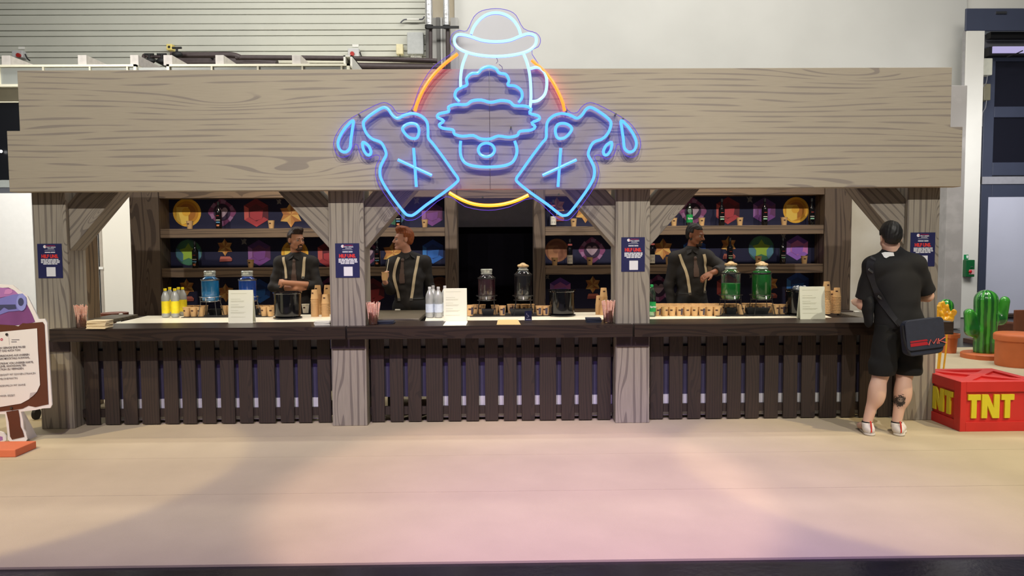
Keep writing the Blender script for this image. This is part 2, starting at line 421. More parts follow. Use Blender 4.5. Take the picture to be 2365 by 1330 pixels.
# ------------------------------------------------------------------ the hall
YW = 9.7; YG = 6.2
solid('floor', MB().box(-14, 14, -7.5, 9.9, -.06, -.012), mat('black_floor', (22, 22, 30), .22, var=.3, vs=5, bump=.12, bs=30), kind='structure')
ys = [G(1182, 1295).y, G(1182, 1134).y, G(1182, 1050).y, G(1182, 1002).y, 1.3, 4.6]
carp = T('carpet', 'beige carpet laid in long strips in front of and under the bar', 'carpet', (0, ys[0], -.012))
for i in range(5):
    MB().box(-11, 11, ys[i]+(.002 if i else 0), ys[i+1]-.002, -.012, 0.0).build('carpet_strip', M_CARP, carp)
tr = MB()
# right-hand plaster wall
xw = P(1050, 60, YW).x; xr = P(2232, 60, YW).x
wb = MB().box(xw, xr, YW, YW+.2, 0, 9.5)
solid('wall_back', wb, M_WALL, kind='structure')
bx0, bx1 = P(1900, 600, YW).x, P(2190, 600, YW).x
solid('trim_1', MB().box(bx0, bx1, YW-.03, YW, 0, P(2000, 400, YW).z), M_BEIGE, kind='structure')
a = P(2183, 600, 7.0).x; b = P(2223, 600, 7.0).x
solid('trim_2', MB().box(a, b, 7.0, 7.3, 0, P(2200, 197, 7).z), M_CONC, kind='structure', bevel=.01)
a = P(2226, 300, 9.0).x; b = P(2268, 300, 9.0).x
solid('trim_3', MB().box(a, b, 9.0, 9.05, 0, P(2250, 71, 9).z), M_WHITE, kind='structure', bevel=.008)
solid('trim_4', MB().box(a-.06, a, 9.02, 9.05, 0, P(2250, 71, 9).z), mat('grey_channel', (150, 148, 146), .6), kind='structure')
z0 = P(2300, 71, 9).z; z1 = P(2300, 19, 9).z
tr4 = MB().box(a-.02, a+3, 9.0, 9.05, z0, z1)
solid('trim_5', tr4, M_BLUEP, kind='structure', bevel=.01)
solid('wall_right', MB().box(xr, xr+3.5, YW+.05, YW+.2, z1, 9.5), M_WHITE, kind='structure')
# number plate on the lintel
q = P(2313, 29, 8.98)
solid('number_plate', MB().box(q.x-.11, q.x+.11, 8.975, 8.999, q.z-.025, q.z+.025), M_STEEL, 'small steel plate fixed on the slate blue lintel', 'plate')
# blue glazed door with dark panes
d = T('door_1', None, None, (P(2320, 800, 9.3).x, 9.3, 0)); d['kind'] = 'structure'
X = lambda px, y=9.3: P(px, 400, y).x
Z = lambda py, y=9.3: P(2320, py, y).z
x0, x1 = X(2268), X(2268)+2.6
MB().box(x0, x1, 9.36, 9.4, 0, Z(78)).build('backing', mat('grey_header', (120, 120, 128), .5), d)
fr = MB()
fr.box(x0, X(2292), 9.3, 9.36, 0, Z(108)); fr.box(X(2292), x1, 9.3, 9.36, Z(141), Z(118)); fr.box(X(2292), x1, 9.3, 9.36, Z(271), Z(246)); fr.box(X(2292), x1, 9.3, 9.36, Z(405), Z(375))
fr.box(X(2292), x1, 9.3, 9.36, Z(455), Z(425))
fr.build('door_frame', M_BLUEP, d, bevel=.008)
for za, zb in ((141, 246), (271, 375)):
    MB().box(X(2292), x1, 9.335, 9.35, Z(zb), Z(za)).build('pane', M_PANE, d)
MB().box(x0, x1, 9.28, 9.36, Z(425), Z(408)).build('crossbar', mat('grey_rail', (160, 160, 168), .5), d)
MB().box(X(2284), x1, 9.29, 9.34, .05, Z(455)).build('door_leaf', mat('pale_lilac_board', (205, 208, 226), .55, var=.03, vs=1), d)
MB().box(x0, x1, 9.15, 9.3, Z(92), Z(78)).build('roller_track', M_BLACK, d)
# exit-light box and its bracket
q = P(2330, 118, 9.1)
e = T('light_box', 'dim lilac light box on a black bracket above the dark panes', 'light', (q.x, 9.1, q.z-.1))
MB().box(P(2285, 118, 9.1).x, q.x+1.2, 9.1, 9.28, P(2285, 128, 9.1).z, P(2285, 108, 9.1).z).build('bracket', M_BLACK, e)
MB().box(P(2293, 118, 9.08).x, q.x+1.2, 9.07, 9.1, P(2300, 123, 9.1).z, P(2300, 108, 9.1).z).build('lit_face', emis('lilac_face', (.52, .46, .78), .8), e)
MB().tube([P(2325, 132, 9.0), P(2345, 125, 9.0), P(2362, 117, 9.0)], .012, 6).build('hinge_arm', M_BLACK, e, smooth=True)
# sensor boxes by the door
for (pa, pb, ya, yb, nm, lab, cat, col) in ((2271, 2290, 135, 174, 'junction_box', 'cream junction box beside the upper dark pane', 'box', (200, 200, 185)),
                                  (2271, 2286, 194, 232, 'cable_connector', 'tarnished brass connector with a grey cable beside the upper pane', 'connector', (120, 115, 95))):
    a, b = P(pa, ya, 9.15), P(pb, yb, 9.15)
    t = T(nm, lab, cat, ((a.x+b.x)/2, 9.15, b.z))
    MB().box(a.x, b.x, 9.12, 9.3, b.z, a.z).build('housing', mat('housing_%d' % col[0], col, .5), t, bevel=.015)
    MB().tube(catmull([P((pa+pb)/2, yb, 9.12), P((pa+pb)/2-3, yb+18, 9.12), P(2269, yb+30, 9.12), P(2268, yb+60, 9.14)]), .01, 6).build('cable', mat('grey_cable', (120, 120, 124), .5), t, smooth=True)
# green emergency release on the column
q = P(2238, 630, 8.97); t = T('emergency_release', 'green emergency door release box on the white column', 'door release', (q.x, 8.97, P(2238, 640, 8.97).z))
p_ = lambda px, py, y=8.95: P(px, py, y)
MB().box(p_(2227, 600).x, p_(2247, 600).x, 8.88, 9.0, p_(2236, 639).z, p_(2236, 600).z).build('case', mat('safety_green', (16, 92, 48), .4, var=0), t, bevel=.01)
MB().box(p_(2229, 600).x, p_(2239, 600).x, 8.99, 9.0, p_(2236, 599).z, p_(2236, 588).z).build('sign', mat('sign_green', (30, 140, 80), .4, var=0), t)
MB().box(p_(2234, 600).x, p_(2246, 600).x, 8.87, 8.88, p_(2236, 633).z, p_(2236, 622).z).build('button_plate', mat('pale_pink', (215, 170, 170), .5, var=0), t)
q = p_(2241, 627, 8.86); MB().ell(q, (.035, .02, .035), 8).build('button', mat('red_plastic', (200, 30, 40), .3, var=0), t, smooth=True)
q = p_(2247, 616, 8.86); MB().tube([q, q+Vector((-.06, -.03, 0))], .008, 6).build('lever', M_STEEL, t)
t_sg = mat('white_mark', (235, 240, 235), .5, var=0)
q = p_(2234, 593, 8.985); MB().flat([(q.x-.02, q.z+.03), (q.x+.02, q.z+.03), (q.x+.02, q.z-.01), (q.x, q.z-.04), (q.x-.02, q.z-.01)], 8.985).build('arrow_mark', t_sg, t)
# dark floor fittings at the wall
solid('baseboard_right', MB().box(P(2235, 740, 9.2).x, P(2235, 740, 9.2).x+4, 9.0, 9.3, 0, .06), mat('dark_brown_edge', (60, 45, 38), .6), kind='structure')

# roller shutter, upper left
sh = T('roller_shutter', 'large pale grey roller shutter of ribbed horizontal slats above the bar', 'shutter', (-6, YW, 3.2))
M_SHUT = mat('pale_shutter', (190, 190, 178), .5, var=.03, vs=1.5)
xL, xR = -12.0, P(985, 60, YW).x
rows = [-60, -44, -28, -12, 6, 21, 34, 55, 70, 83, 105, 119, 132, 153, 168, 181, 203]
for i in range(len(rows)-1):
    z1 = P(500, rows[i]+1.3, YW).z; z0 = P(500, rows[i+1], YW).z
    MB().prism([(xL, z0), (xR, z0), (xR, z1), (xL, z1)], YW-(.028 if i % 3 == 1 else .02), YW+.02).build('slat', M_SHUT, sh, bevel=.006, segs=1)
MB().box(xL, xR, YW+.03, YW+.06, P(500, 215, YW).z, 9.5).build('backing', mat('shutter_backing_grey', (70, 70, 66), .8), sh)  # dark grey sheet that shows in the joints between slats
solid('wall_left', MB().box(-14, xR+.6, YW+.07, YW+.2, 0, 9.5), M_BEIGE, kind='structure')
# service niche between shutter and wall, with pipes
t = T('trim_6', None, None, (P(1015, 60, 9.6).x, 9.6, 0)); t['kind'] = 'structure'
for pa, pb, g in ((983, 994, 95), (994, 1008, 168), (1008, 1016, 120), (1017, 1022, 190), (1023, 1029, 150), (1040, 1052, 172), (1052, 1058, 182)):
    MB().box(P(pa, 60, 9.62).x, P(pb, 60, 9.62).x, 9.6+.01*(g % 5), 9.72, 2.5, 6.5).build('channel', mat('channel_%d' % g, (g, g-2, g-6), .5, var=0), t)
M_FOIL = mat('crumpled_foil', (205, 205, 205), .32, metal=.7, var=.1, bump=.8, bs=18)
M_PIPE = mat('brown_iron_pipe', (62, 50, 50), .5, var=.15)
for px, r in ((991, .075), (1031, .06)):
    t = T('service_pipe', 'vertical pipe with silver foil lagging %s' % ('left of the niche, nearest the shutter' if px < 1000 else 'on the right of the niche, nearest the neon hat'), 'pipe', (P(px, 150, 9.4).x, 9.4, 2.6), 'foil-wrapped pipes')
    za = P(px, 62, 9.4).z; x = P(px, 60, 9.4).x
    MB().lathe([(r, 0), (r*1.1, .3), (r, .8), (r*1.12, 1.4), (r, 6.4-za)], 14, (x, 9.4, za)).build('lagging', M_FOIL, t, smooth=True)
    MB().tube([(x, 9.4, 2.6), (x+.03, 9.4, za)], .038, 10).build('bare_pipe', M_PIPE, t, smooth=True)
    MB().lathe([(r*1.2, -.03), (r*1.2, .03)], 14, (x, 9.4, za)).build('collar', M_BLACK, t)
a = P(985, 62, 9.3); b = P(1060, 61, 9.3)
solid('pipe_bracket', MB().box(a.x, b.x, 9.3, 9.33, a.z-.03, a.z+.02), M_BLACK, 'black bracket bar holding the two foil-wrapped pipes', 'bracket')
# boxes on the shutter
def wallbox(nm, lab, x0, y0, x1, y1, col, y=9.6, dp=.09, parts=None, cat='box'):
    a, b = P(x0, y0, y), P(x1, y1, y); t = T(nm, lab, cat, ((a.x+b.x)/2, y, b.z))
    MB().box(a.x, b.x, y-dp, y+.06, b.z, a.z).build('housing', mat('box_%d_%d' % (col[0], col[2]), col, .5), t, bevel=.012)
    return t, a, b
t, a, b = wallbox('junction_box', 'large grey junction box with cables beneath, beside the foil-wrapped pipes', 941, 77, 979, 127, (172, 174, 172))
for i in range(8):
    x = a.x+.08+i*.03; MB().tube([(x, 9.56, b.z), (x, 9.56, b.z-.12)], .008, 6).build('cable', M_WHITE, t)
t, a, b = wallbox('junction_box', 'small cream junction box left of the large grey one', 916, 104, 932, 127, (215, 205, 165))
MB().tube([((a.x+b.x)/2, 9.56, b.z), ((a.x+b.x)/2, 9.56, b.z-.15)], .01, 6).build('cable', M_BLACK, t)
t, a, b = wallbox('wall_switch', 'small yellow square socket on the shutter above the valve', 388, 104, 402, 118, (225, 205, 120))
MB().box(a.x+.04, b.x-.04, 9.5, 9.52, b.z+.04, a.z-.04).build('insert', M_BLACK, t)
for (x0, x1, y0, y1, lab) in ((33, 58, 119, 135, 'grey isolator switch with a red rotary knob at the far upper left'), (805, 831, 114, 133, 'grey isolator switch with a red rotary knob above the end of the ledge')):
    t, a, b = wallbox('isolator_switch', lab, x0, y0, x1, y1, (190, 190, 190), y=9.6, cat='switch')
    c = P(x0+8, (y0+y1)/2, 9.46); MB().tube([c, c+Vector((0, .06, 0))], .045, 12).build('knob', mat('switch_red', (165, 38, 34), .4, var=0), t)
    MB().tube(catmull([P(x1, y0+6, 9.55), P(x1+5, y1, 9.55), P(x1+11, y1+5, 9.6)]), .014, 6).build('cable', M_BLACK, t, smooth=True)
    a = P((x0+x1)/2-5, y0-12, 9.64); b = P((x0+x1)/2+10, y0-6, 9.64)
    solid('paper_label', MB().box(a.x, b.x, 9.66, 9.668, b.z, a.z), M_WHITE, 'blank white paper label above the isolator switch %s' % ('at far left' if x0 < 100 else 'near the neon sign'), 'label')
t = T('cable_conduit', 'small bent grey cable conduit on the shutter left of the pipes', 'conduit', (P(950, 45, 9.6).x, 9.6, P(950, 54, 9.6).z))
MB().tube(catmull([P(925, 53, 9.6), P(931, 47, 9.6), P(939, 45, 9.6), P(970, 45, 9.6), P(977, 43, 9.6), P(980, 38, 9.6)]), .015, 8).build('tube', mat('dark_grey_tube', (92, 92, 100), .5, var=0), t, smooth=True)
MB().tube([P(940, 45, 9.58), P(968, 45, 9.58)], .02, 8).build('sleeve', M_WHITE, t, smooth=True)

# ------------------------------------------------------------------ office gallery behind the bar on the left
gl = T('trim_7', None, None, (-6, YG, 0)); gl['kind'] = 'structure'
Zg = lambda py: P(200, py, YG).z
Xg = lambda px, py=300: P(px, py, YG).x
xl = -12.0; xe = Xg(808, 160)
x317, x387 = Xg(317, 160), Xg(387, 160)
M_CREAM = mat('cream_frame', (226, 222, 200), .5, var=.02)
for xa, xb in ((xl, x317), (x387, xe)):
    MB().box(xa, xb, YG-.04, YG+1.6, Zg(155), Zg(150)).build('ledge', M_CREAM, gl)
    MB().box(xb-.045, xb, YG-.04, YG+.02, Zg(200), Zg(150)).build('ledge_post', M_CREAM, gl)
MB().box(x387, x387+.045, YG-.04, YG+.02, Zg(200), Zg(150)).build('ledge_post', M_CREAM, gl)
MB().box(xl, xe, YG+.01, YG+.04, Zg(194), Zg(156)).build('pane', mat('grey_glazing', (150, 153, 148), .3, var=.05, vs=2), gl)
for px in (3, 105, 212, 298, 492, 598, 700, 790):
    MB().box(Xg(px), Xg(px+4), YG-.02, YG+.04, Zg(194), Zg(155)).build('mullion', M_CREAM, gl)
MB().box(xl, Xg(300), YG-.05, YG+.04, Zg(201), Zg(195)).build('trim_strip', M_CREAM, gl)
MB().box(xl, Xg(300), YG+.05, YG+.08, Zg(233), Zg(201)).build('lintel', mat('olive_lintel', (92, 86, 68), .6), gl)
MB().box(xl, Xg(300), YG-.01, YG+.05, Zg(236), Zg(234)).build('trim_strip', M_CREAM, gl)
MB().box(xl, Xg(300), YG+.03, YG+.06, Zg(415), Zg(236)).build('pane', mat('office_glass', (17, 18, 22), .3, var=0), gl)
MB().box(xl, Xg(300), YG-.03, YG+.06, Zg(432), Zg(415)).build('sill', mat('sill_grey', (160, 165, 160), .5), gl)
MB().box(xl, Xg(300), YG-.02, YG+.06, Zg(445), Zg(432)).build('sill', mat('sill_dark', (92, 94, 100), .5), gl)
q = P(5, 350, YG); solid('ceiling_lamp', MB().ell((q.x, YG-.03, q.z), (.025, .02, .025), 8), emis('pin_light', (1, .98, .95), 4), 'tiny bright pin light seen in the dark office window', 'lamp')
# pale partition below, with a service door
M_PART = mat('cream_partition', (216, 212, 200), .7, var=.03, vs=1)
xd0, xd1 = Xg(200, 600), Xg(238, 600)
solid('wall_partition', MB().box(xd1, Xg(700, 600), YG, YG+.08, 0, Zg(445)), M_PART, kind='structure')
solid('wall_panel', MB().box(xl, P(76, 550, YG-.8).x, YG-.8, YG-.75, 0, P(40, 446, YG-.8).z), mat('white_panel', (222, 222, 220), .6, var=.02), kind='structure')
dd = T('door_2', None, None, (Xg(215, 600), YG+.02, 0)); dd['kind'] = 'structure'
MB().box(Xg(80, 600), Xg(222, 600), YG+.05, YG+.1, 0, Zg(446)).build('door_leaf', mat('cool_grey_door', (190, 192, 196), .45, var=.02), dd)
for a_, b_, c_ in ((222, 226, M_BLACK), (226, 229, M_WHITE), (229, 232, M_BLACK), (232, 238, mat('taupe_frame', (165, 156, 144), .5))):
    MB().box(Xg(a_, 600), Xg(b_, 600), YG-.02, YG+.08, 0, Zg(446)).build('door_frame', c_, dd)
q = P(213, 646, YG-.05); MB().tube(catmull([q+Vector((-.1, 0, .02)), q+Vector((.05, 0, .02)), q+Vector((.07, .03, 0)), q+Vector((.05, .05, -.02)), q+Vector((-.1, .05, -.02))]), .013, 8).build('door_handle', M_STEEL, dd, smooth=True)
MB().box(Xg(211, 618), Xg(240, 618), YG-.03, YG-.025, P(213, 622, YG).z, P(213, 616, YG).z).build('paper_strip', M_WHITE, dd)
# square timber ends lying on the ledge
for i, (pa, pb, pt) in enumerate(((3, 24, 128), (179, 200, 127), (300, 320, 127), (377, 398, 127), (497, 517, 127), (674, 695, 127))):
    yy = YG+.05; a, b = P(pa, pt, yy), P(pb, 149, yy)
    w = ['leftmost of six', 'second from left of six', 'third from left of six, left of the valves', 'fourth from left, just right of the valves', 'fifth from left, in front of the brown pipes', 'rightmost of six'][i]
    solid('timber_beam', MB().box(a.x, b.x, yy, yy+1.25, Zg(150)+.001, a.z), mat('grey_white_timber', (196, 190, 184), .8, var=.1, vs=14), 'whitewashed square beam end on the cream ledge, %s' % w, 'beam', 'square beams on the ledge', bevel=.006)
a, b = P(793, 128, YG+.2), P(814, 165, YG+.2)
t = T('cable_trunking', 'open white metal trunking end under the right isolator switch', 'trunking', (a.x, YG+.2, b.z))
MB().box(a.x, a.x+.035, YG+.2, YG+1.2, b.z, a.z).build('side', M_WHITE, t); MB().box(b.x-.035, b.x, YG+.2, YG+1.2, b.z, a.z).build('side', M_WHITE, t); MB().box(a.x, b.x, YG+.2, YG+1.2, a.z-.02, a.z).build('top', M_WHITE, t)
# brown pipework
YP = 8.4
def pipe(lab, pts, r, nm='heating_pipe', y=YP):
    t = T(nm, lab, 'pipe', tuple(P(pts[0][0], pts[0][1], y)))
    MB().tube(catmull([P(a, b, y) for a, b in pts], 5), r, 12).build('run', M_PIPE, t, smooth=True)
    q = P(*pts[len(pts)//2], y); MB().box(q.x-.02, q.x+.02, y, 9.69, q.z-.02, q.z+.02).build('wall_bracket', M_BLACK, t); return t
t = pipe('thick brown iron pipe above the ledge between valve and beam', [(395, 125), (412, 127), (480, 127), (535, 127), (555, 133)], .055)
t = pipe('long thin brown iron pipe running right to the neon sign', [(545, 133), (600, 133), (800, 135), (960, 139), (1010, 141)], .048)
t = pipe('short bent black pipe rising between the valves', [(333, 148), (332, 130), (337, 128), (345, 131), (378, 131)], .035)
pipe('lower dark pipe behind the cream ledge', [(400, 143), (560, 144), (640, 149)], .11, y=8.75)
pipe('low dark pipe at the right end of the gallery, under the thin brown one', [(815, 153), (900, 155), (1030, 157)], .075, y=8.75)
a, b = P(700, 142, 9.2), P(1000, 147, 9.2)
solid('cable_tray', MB().box(P(560, 142, 9.2).x, b.x, 9.1, 9.69, b.z, a.z), M_CREAM, 'long cream cable tray between the two brown pipes', 'tray')
for px, py, lab in ((409, 126, 'black hand valve with a T handle on the thick brown pipe'), (345, 141, 'left of the two stub valves by the ledge gap'), (374, 141, 'right of the two stub valves by the ledge gap')):
    q = P(px, py, YP-.2); t = T('pipe_valve', lab, 'valve', tuple(q))
    MB().ell(q, (.11, .07, .06), 8).build('valve_body', M_BLACK, t, smooth=True)
    MB().tube([q, q+Vector((0, 0, .13))], .022, 8).build('stem', M_BLACK, t); MB().tube([q+Vector((-.09, 0, .13)), q+Vector((.09, 0, .13))], .022, 8).build('handle', M_BLACK, t)
MB_ = MB().tube([P(346, 155, 8.0), P(366, 165, 8.0)], .09, 12); solid('pipe_elbow', MB_, M_PIPE, 'grey brown pipe slanting down through the ledge gap', 'pipe', smooth=True)

# ------------------------------------------------------------------ the bar: fascia, posts, braces
YF = -.13
fo = [(40, 164), (1131, 159)]; 
Pf = lambda px, py: (P(px, py, YF).x, P(px, py, YF).z)
zt = (Pf(40, 164)[1]+Pf(2198, 154)[1])/2; zb = (Pf(20, 443)[1]+Pf(2220, 431)[1])/2; zm = (Pf(43, 303)[1]+Pf(2198, 292)[1])/2
xA, xA2, xB, xB2, xS = Pf(41, 200)[0], Pf(19, 380)[0], Pf(2198, 200)[0], Pf(2221, 380)[0], Pf(1131, 300)[0]
fas = T('fascia', 'long grey brown wood-print fascia board with stepped ends over the bar', 'fascia', (0, YF, zb))
MB().prism([(xA2, zb), (xS-.0015, zb), (xS-.0015, zt), (xA, zt), (xA, zm), (xA2, zm)], YF, YF+.12).build('fascia_panel', M_FASC, fas, bevel=.003, segs=1)
MB().prism([(xS+.0015, zb), (xB2, zb), (xB2, zm), (xB, zm), (xB, zt), (xS+.0015, zt)], YF, YF+.12).build('fascia_panel', M_FASC, fas, bevel=.003, segs=1)
posts = []
for pa, pb, lab in ((80, 157, 'leftmost grey wood-print post with a blue poster'), (761, 842, 'second grey wood-print post from the left, between the arms-crossed barman and the red-haired one'),
                    (1422, 1501, 'third grey wood-print post from the left, beside the striped straws'), (2093, 2167, 'rightmost grey wood-print post, behind the customer')):
    xa, xb = P(pa, 620, 0).x, P(pb, 620, 0).x; t = T('wood_post', lab, 'post', ((xa+xb)/2, .145, 0), 'square bar posts')
    MB().box(xa, xb, 0, .29, 0, zt-.15).build('shaft', M_POST, t, bevel=.004, segs=1); posts.append((xa, xb))
    zs = P(800, 775, 0).z
# braces: wide diagonal boards between post and fascia
M_UND = mat('brace_underside', (70, 58, 50), .6)
def brace(xp, dr, lab):
    za = P(757, 575, .04).z; w = .42; rise = .62; H_ = zt-.3-za
    t = T('corner_brace', lab, 'brace', (xp, .14, za), 'diagonal corner braces')
    g = dr*.875
    pts = [(xp, za), (xp+g*H_, za+H_), (xp+g*H_-g*w, za+H_), (xp, za+w)]
    MB().prism(pts, .04, .27).build('board', M_BRD if dr < 0 else M_BRE, t, bevel=.003, segs=1)
brace(posts[0][1]+.001, 1, 'diagonal brace on the leftmost post')
brace(posts[1][0]-.001, -1, 'diagonal brace on the left of the second post, above the arms-crossed barman')
brace(posts[1][1]+.001, 1, 'diagonal brace on the right of the second post, above the red-haired barman')
brace(posts[2][0]-.001, -1, 'diagonal brace on the left of the third post')
brace(posts[2][1]+.001, 1, 'diagonal brace on the right of the third post')
brace(posts[3][0]-.001, -1, 'diagonal brace on the rightmost post, above the customer')
# inner back posts seen beyond the outer ones
for pa, pb, lab in ((163, 203, 'narrow brown inner post behind the leftmost post'),):
    xa, xb = P(pa, 620, .9).x, P(pb, 620, .9).x
    solid('inner_post', MB().box(xa-.2, xb, .9, 1.1, 0, zt-.2), wood('inner_post_timber', (128, 108, 84), (96, 80, 64), 'Z', freq=14, amp=1.5, seed=9), lab, 'post')

# counter slabs
zc = P(1130, 752, -.10).z; zc0 = P(1130, 781, -.10).z
print('counter z', zc, zc0, 'fascia', zb, zt, 'posts', posts)
for pa, pb, lab in ((113, 798, 'dark brown timber counter slab in the left bay'), (801, 1462, 'dark brown timber counter slab in the middle bay'), (1465, 2203, 'dark brown timber counter slab in the right bay, at the customer')):
    xa, xb = P(pa, 765, -.1).x+.003, P(pb, 765, -.1).x-.003
    mb = MB()
    segs = []; cur = xa                     # the slab is notched round the posts
    mb.box(xa, xb, -.10, -.002, zc0, zc)
    for p0, p1 in posts:
        if p1 < xa or p0 > xb: continue
        a_, b_ = max(p0-.002, xa), min(p1+.002, xb)
        if a_ > cur: segs.append((cur, a_))
        cur = b_
    if cur < xb: segs.append((cur, xb))
    for a_, b_ in segs: mb.box(a_, b_, -.002, .36, zc0, zc)
    solid('counter_slab', mb, M_SLAB, lab, 'counter', 'timber counter slabs')
for i, (p0, p1) in enumerate(posts):
    solid('slab_shade_strip', MB().box(p0+.01, p1-.01, -.012, -.002, zc0-.10, zc0), mat('slab_shade_brown', (44, 30, 34), .6), 'painted shade strip under the counter slab on the %s post' % ['leftmost', 'second', 'third', 'rightmost'][i], 'collar')  # dark strip painting the slab's cast shade onto each post

# slatted fronts
S1 = [(163,275),(317,430),(460,570),(605,740),(780,890),(922,1030),(1072,1180),(1222,1330),(1365,1470),(1513,1645),(1683,1790),(1825,1930),(1978,2080)]
S2 = [(365,470),(513,617),(653,757),(795,925),(965,1067),(1105,1205),(1253,1355),(1398,1500),(1537,1640),(1678,1807),(1847,1950),(1983,2087),(2128,2232)]
S3 = [(340,445),(490,595),(635,737),(777,905),(943,1050),(1084,1190),(1232,1340),(1378,1487),(1520,1628),(1662,1795),(1832,1940),(1970,2085),(2118,2225),(2255,2330)]
for off, S, lab, k in ((150, S1, 'dark slatted bar front of the left bay', 0), (750, S2, 'dark slatted bar front of the middle bay', 1), (1400, S3, 'dark slatted bar front of the right bay', 2)):
    ra, rb = posts[k][1]+.004, posts[k+1][0]-.004
    t = T('slatted_front', lab, 'bar front', ((ra+rb)/2, .12, 0), 'slatted bar fronts')
    for i, (a_, b_) in enumerate(S):
        xa = max(ra, P(off+a_/3.3786, 970, .11).x); xb = min(rb, P(off+b_/3.3786, 970, .11).x)
        MB().box(xa, xb, .11-.004*(i % 2), .13, .008, zc0-.005).build('slat', M_SLAT, t, bevel=.003, segs=1)
    zr = lambda py: P(810, py, .15).z
    for a_, b_ in ((828, 805), (957, 939), (984, 979)):
        MB().box(ra, rb, .131, .165, zr(a_), zr(b_)).build('rail', M_SLAT, t)
# carcasses behind the slats: dark body over a pale plinth
CB = []
for k, (pa, pb, lab) in enumerate(((212, 765, 'left'), (862, 1420, 'middle'), (1500, 2085, 'right'))):
    xa, xb = max(posts[k][1]+.006, P(pa, 850, .5).x), min(posts[k+1][0]-.006, P(pb, 850, .5).x); t = T('back_bar_cabinet', 'dark cabinet carrying the white worktop behind the %s bay' % lab, 'cabinet', ((xa+xb)/2, .75, 0))
    MB().box(xa, xb, .19, 1.2, P(1130, 914, .19).z, zc0-.03).build('body', M_DARK, t)
    MB().box(xa, xb, .172, .189, zc0-.10, zc0-.02).build('top_rail', mat('grey_top_rail', (150, 150, 152), .6), t)
    MB().box(max(xa, P({'left': 300, 'middle': 1020, 'right': 1500}[lab], 900, .5).x), P({'left': 765, 'middle': 1420, 'right': 1960}[lab], 900, .5).x if lab == 'right' else xb, .172, .189, P(1130, 962, .18).z, P(1130, 914, .18).z).build('plinth', mat('white_plinth', (232, 232, 232), .5, emit=None), t)
    for q in range(3):
        x = xa+.1+(xb-xa-.2)*q/2; MB().lathe([(.03, 0), (.03, .115)], 10, (x, .7, 0)).build('foot', M_BLACK, t)
# white worktops and side boards
zw = zc-.012
M_TOP = mat('white_worktop', (236, 230, 212), .3, var=.02)
for a_, b_, c_, d_, lab in ((273, 765, 350, 765, 'left'), (979, 1420, 984, 1420, 'middle'), (1502, 1970, 1502, 1925, 'right')):
    g0, g1 = G(a_, 745, zw), G(c_, 727, zw)
    xa, xb = G(a_, 745, zw).x, G(b_, 745, zw).x; xc, xd = G(c_, 727, zw).x, G(d_, 727, zw).x
    for (p0, p1) in posts:
        pass
    solid('worktop', MB().prismz([(xa, .37), (xb, .37), (xd, 1.25), (xc, 1.25)], zw-.028, zw), M_TOP, 'bright white worktop behind the %s counter slab' % lab, 'worktop', 'white worktops', bevel=.003)
zwb = G(600, 727, zw).y; print('worktop back y by photo', zwb, 'front', G(600, 745, zw).y)
M_FLAP = wood('flap_board', (96, 88, 74), (74, 66, 56), 'X', freq=18, amp=2, seed=11, rough=.5)
def flap(a_, b_, y0, y1, lab, dz=.0):
    x0, x1 = G(a_, (y0+y1)/2, zw).x, G(b_, (y0+y1)/2, zw).x; ya, yb = G(a_, y1, zw).y, G(a_, y0, zw).y
    t = T('flap_board', lab, 'board', ((x0+x1)/2, (ya+yb)/2, zw-.03))
    MB().box(x0, x1, max(.361, ya), yb, zw-.03, zw+.006+dz).build('board', M_FLAP, t, bevel=.006)
    for u in (.35,): MB().box(x0+(x1-x0)*u, x0+(x1-x0)*(u+.1), yb-.05, yb-.01, zw+.006+dz, zw+.02+dz).build('latch', M_WHITE, t, bevel=.004)
flap(206, 268, 728, 746, 'grey brown hinged board at the left end of the counter')
flap(853, 978, 718, 738, 'grey brown hinged board in front of the red-haired barman')
flap(1975, 2092, 722, 740, 'grey brown hinged board beside the customer', 0)
# ------------------------------------------------------------------ shelving units behind the bar
YS, YB = 2.30, 2.56
Xs = lambda px, py=570, y=YS: P(px, py, y).x
Zs = lambda px, py, y=YS: P(px, py, y).z
zS = [P(500, 528, YS).z, P(500, 549, YS).z, P(500, 619, YS).z, P(500, 640, YS).z]
zV0, zV1 = P(500, 457, YS).z, P(500, 457, YS).z+.62
zBase = P(400, 728, YS).z
M_BACK = mat('navy_wallpaper', (17, 17, 56), .7, var=.05)
M_SIDEW = mat('side_inner', (58, 44, 40), .7)
M_CUPB = wood('base_cabinet_timber', (66, 52, 44), (48, 38, 34), 'X', freq=16, amp=1.5, seed=13)
def shelf_unit(lab, pl, pli, pri, pr, stepl=None):
    xl, xli, xri, xr = [Xs(q) for q in (pl, pli, pri, pr)]
    t = T('shelving_unit', lab, 'shelves', ((xl+xr)/2, (YS+YB)/2, 0), 'wood-print shelving units')
    MB().box(xl, xli, YS-.02, YB+.03, zBase, zV1).build('side_panel', M_SHZ, t, bevel=.003, segs=1)
    MB().box(xri, xr, YS-.02, YB+.03, zBase, zV1).build('side_panel', M_SHZ, t, bevel=.003, segs=1)
    MB().box(xli, xri, YB, YB+.03, zBase, zV1).build('back_panel', M_BACK, t)
    MB().box(xli, xri, YS, YB, zV0, zV1).build('valance', M_SHX, t)
    MB().box(xli, xri, YS, YB, zS[1], zS[0]).build('shelf', M_SHX, t, bevel=.003, segs=1)
    MB().box(xli, xri, YS, YB, zS[3], zS[2]).build('shelf', M_SHX, t, bevel=.003, segs=1)
    MB().box(xli, xri, YS, YB, zBase, zBase+.02).build('shelf', M_SHX, t)
    solid('base_cabinet', MB().box(xl-.1, xr, YS-.12, YB+.03, 0, zBase-.001), M_CUPB, 'low dark brown cabinet under the %s shelving unit' % ('left' if 'left' in lab else 'right'), 'cabinet', bevel=.004)
    return t
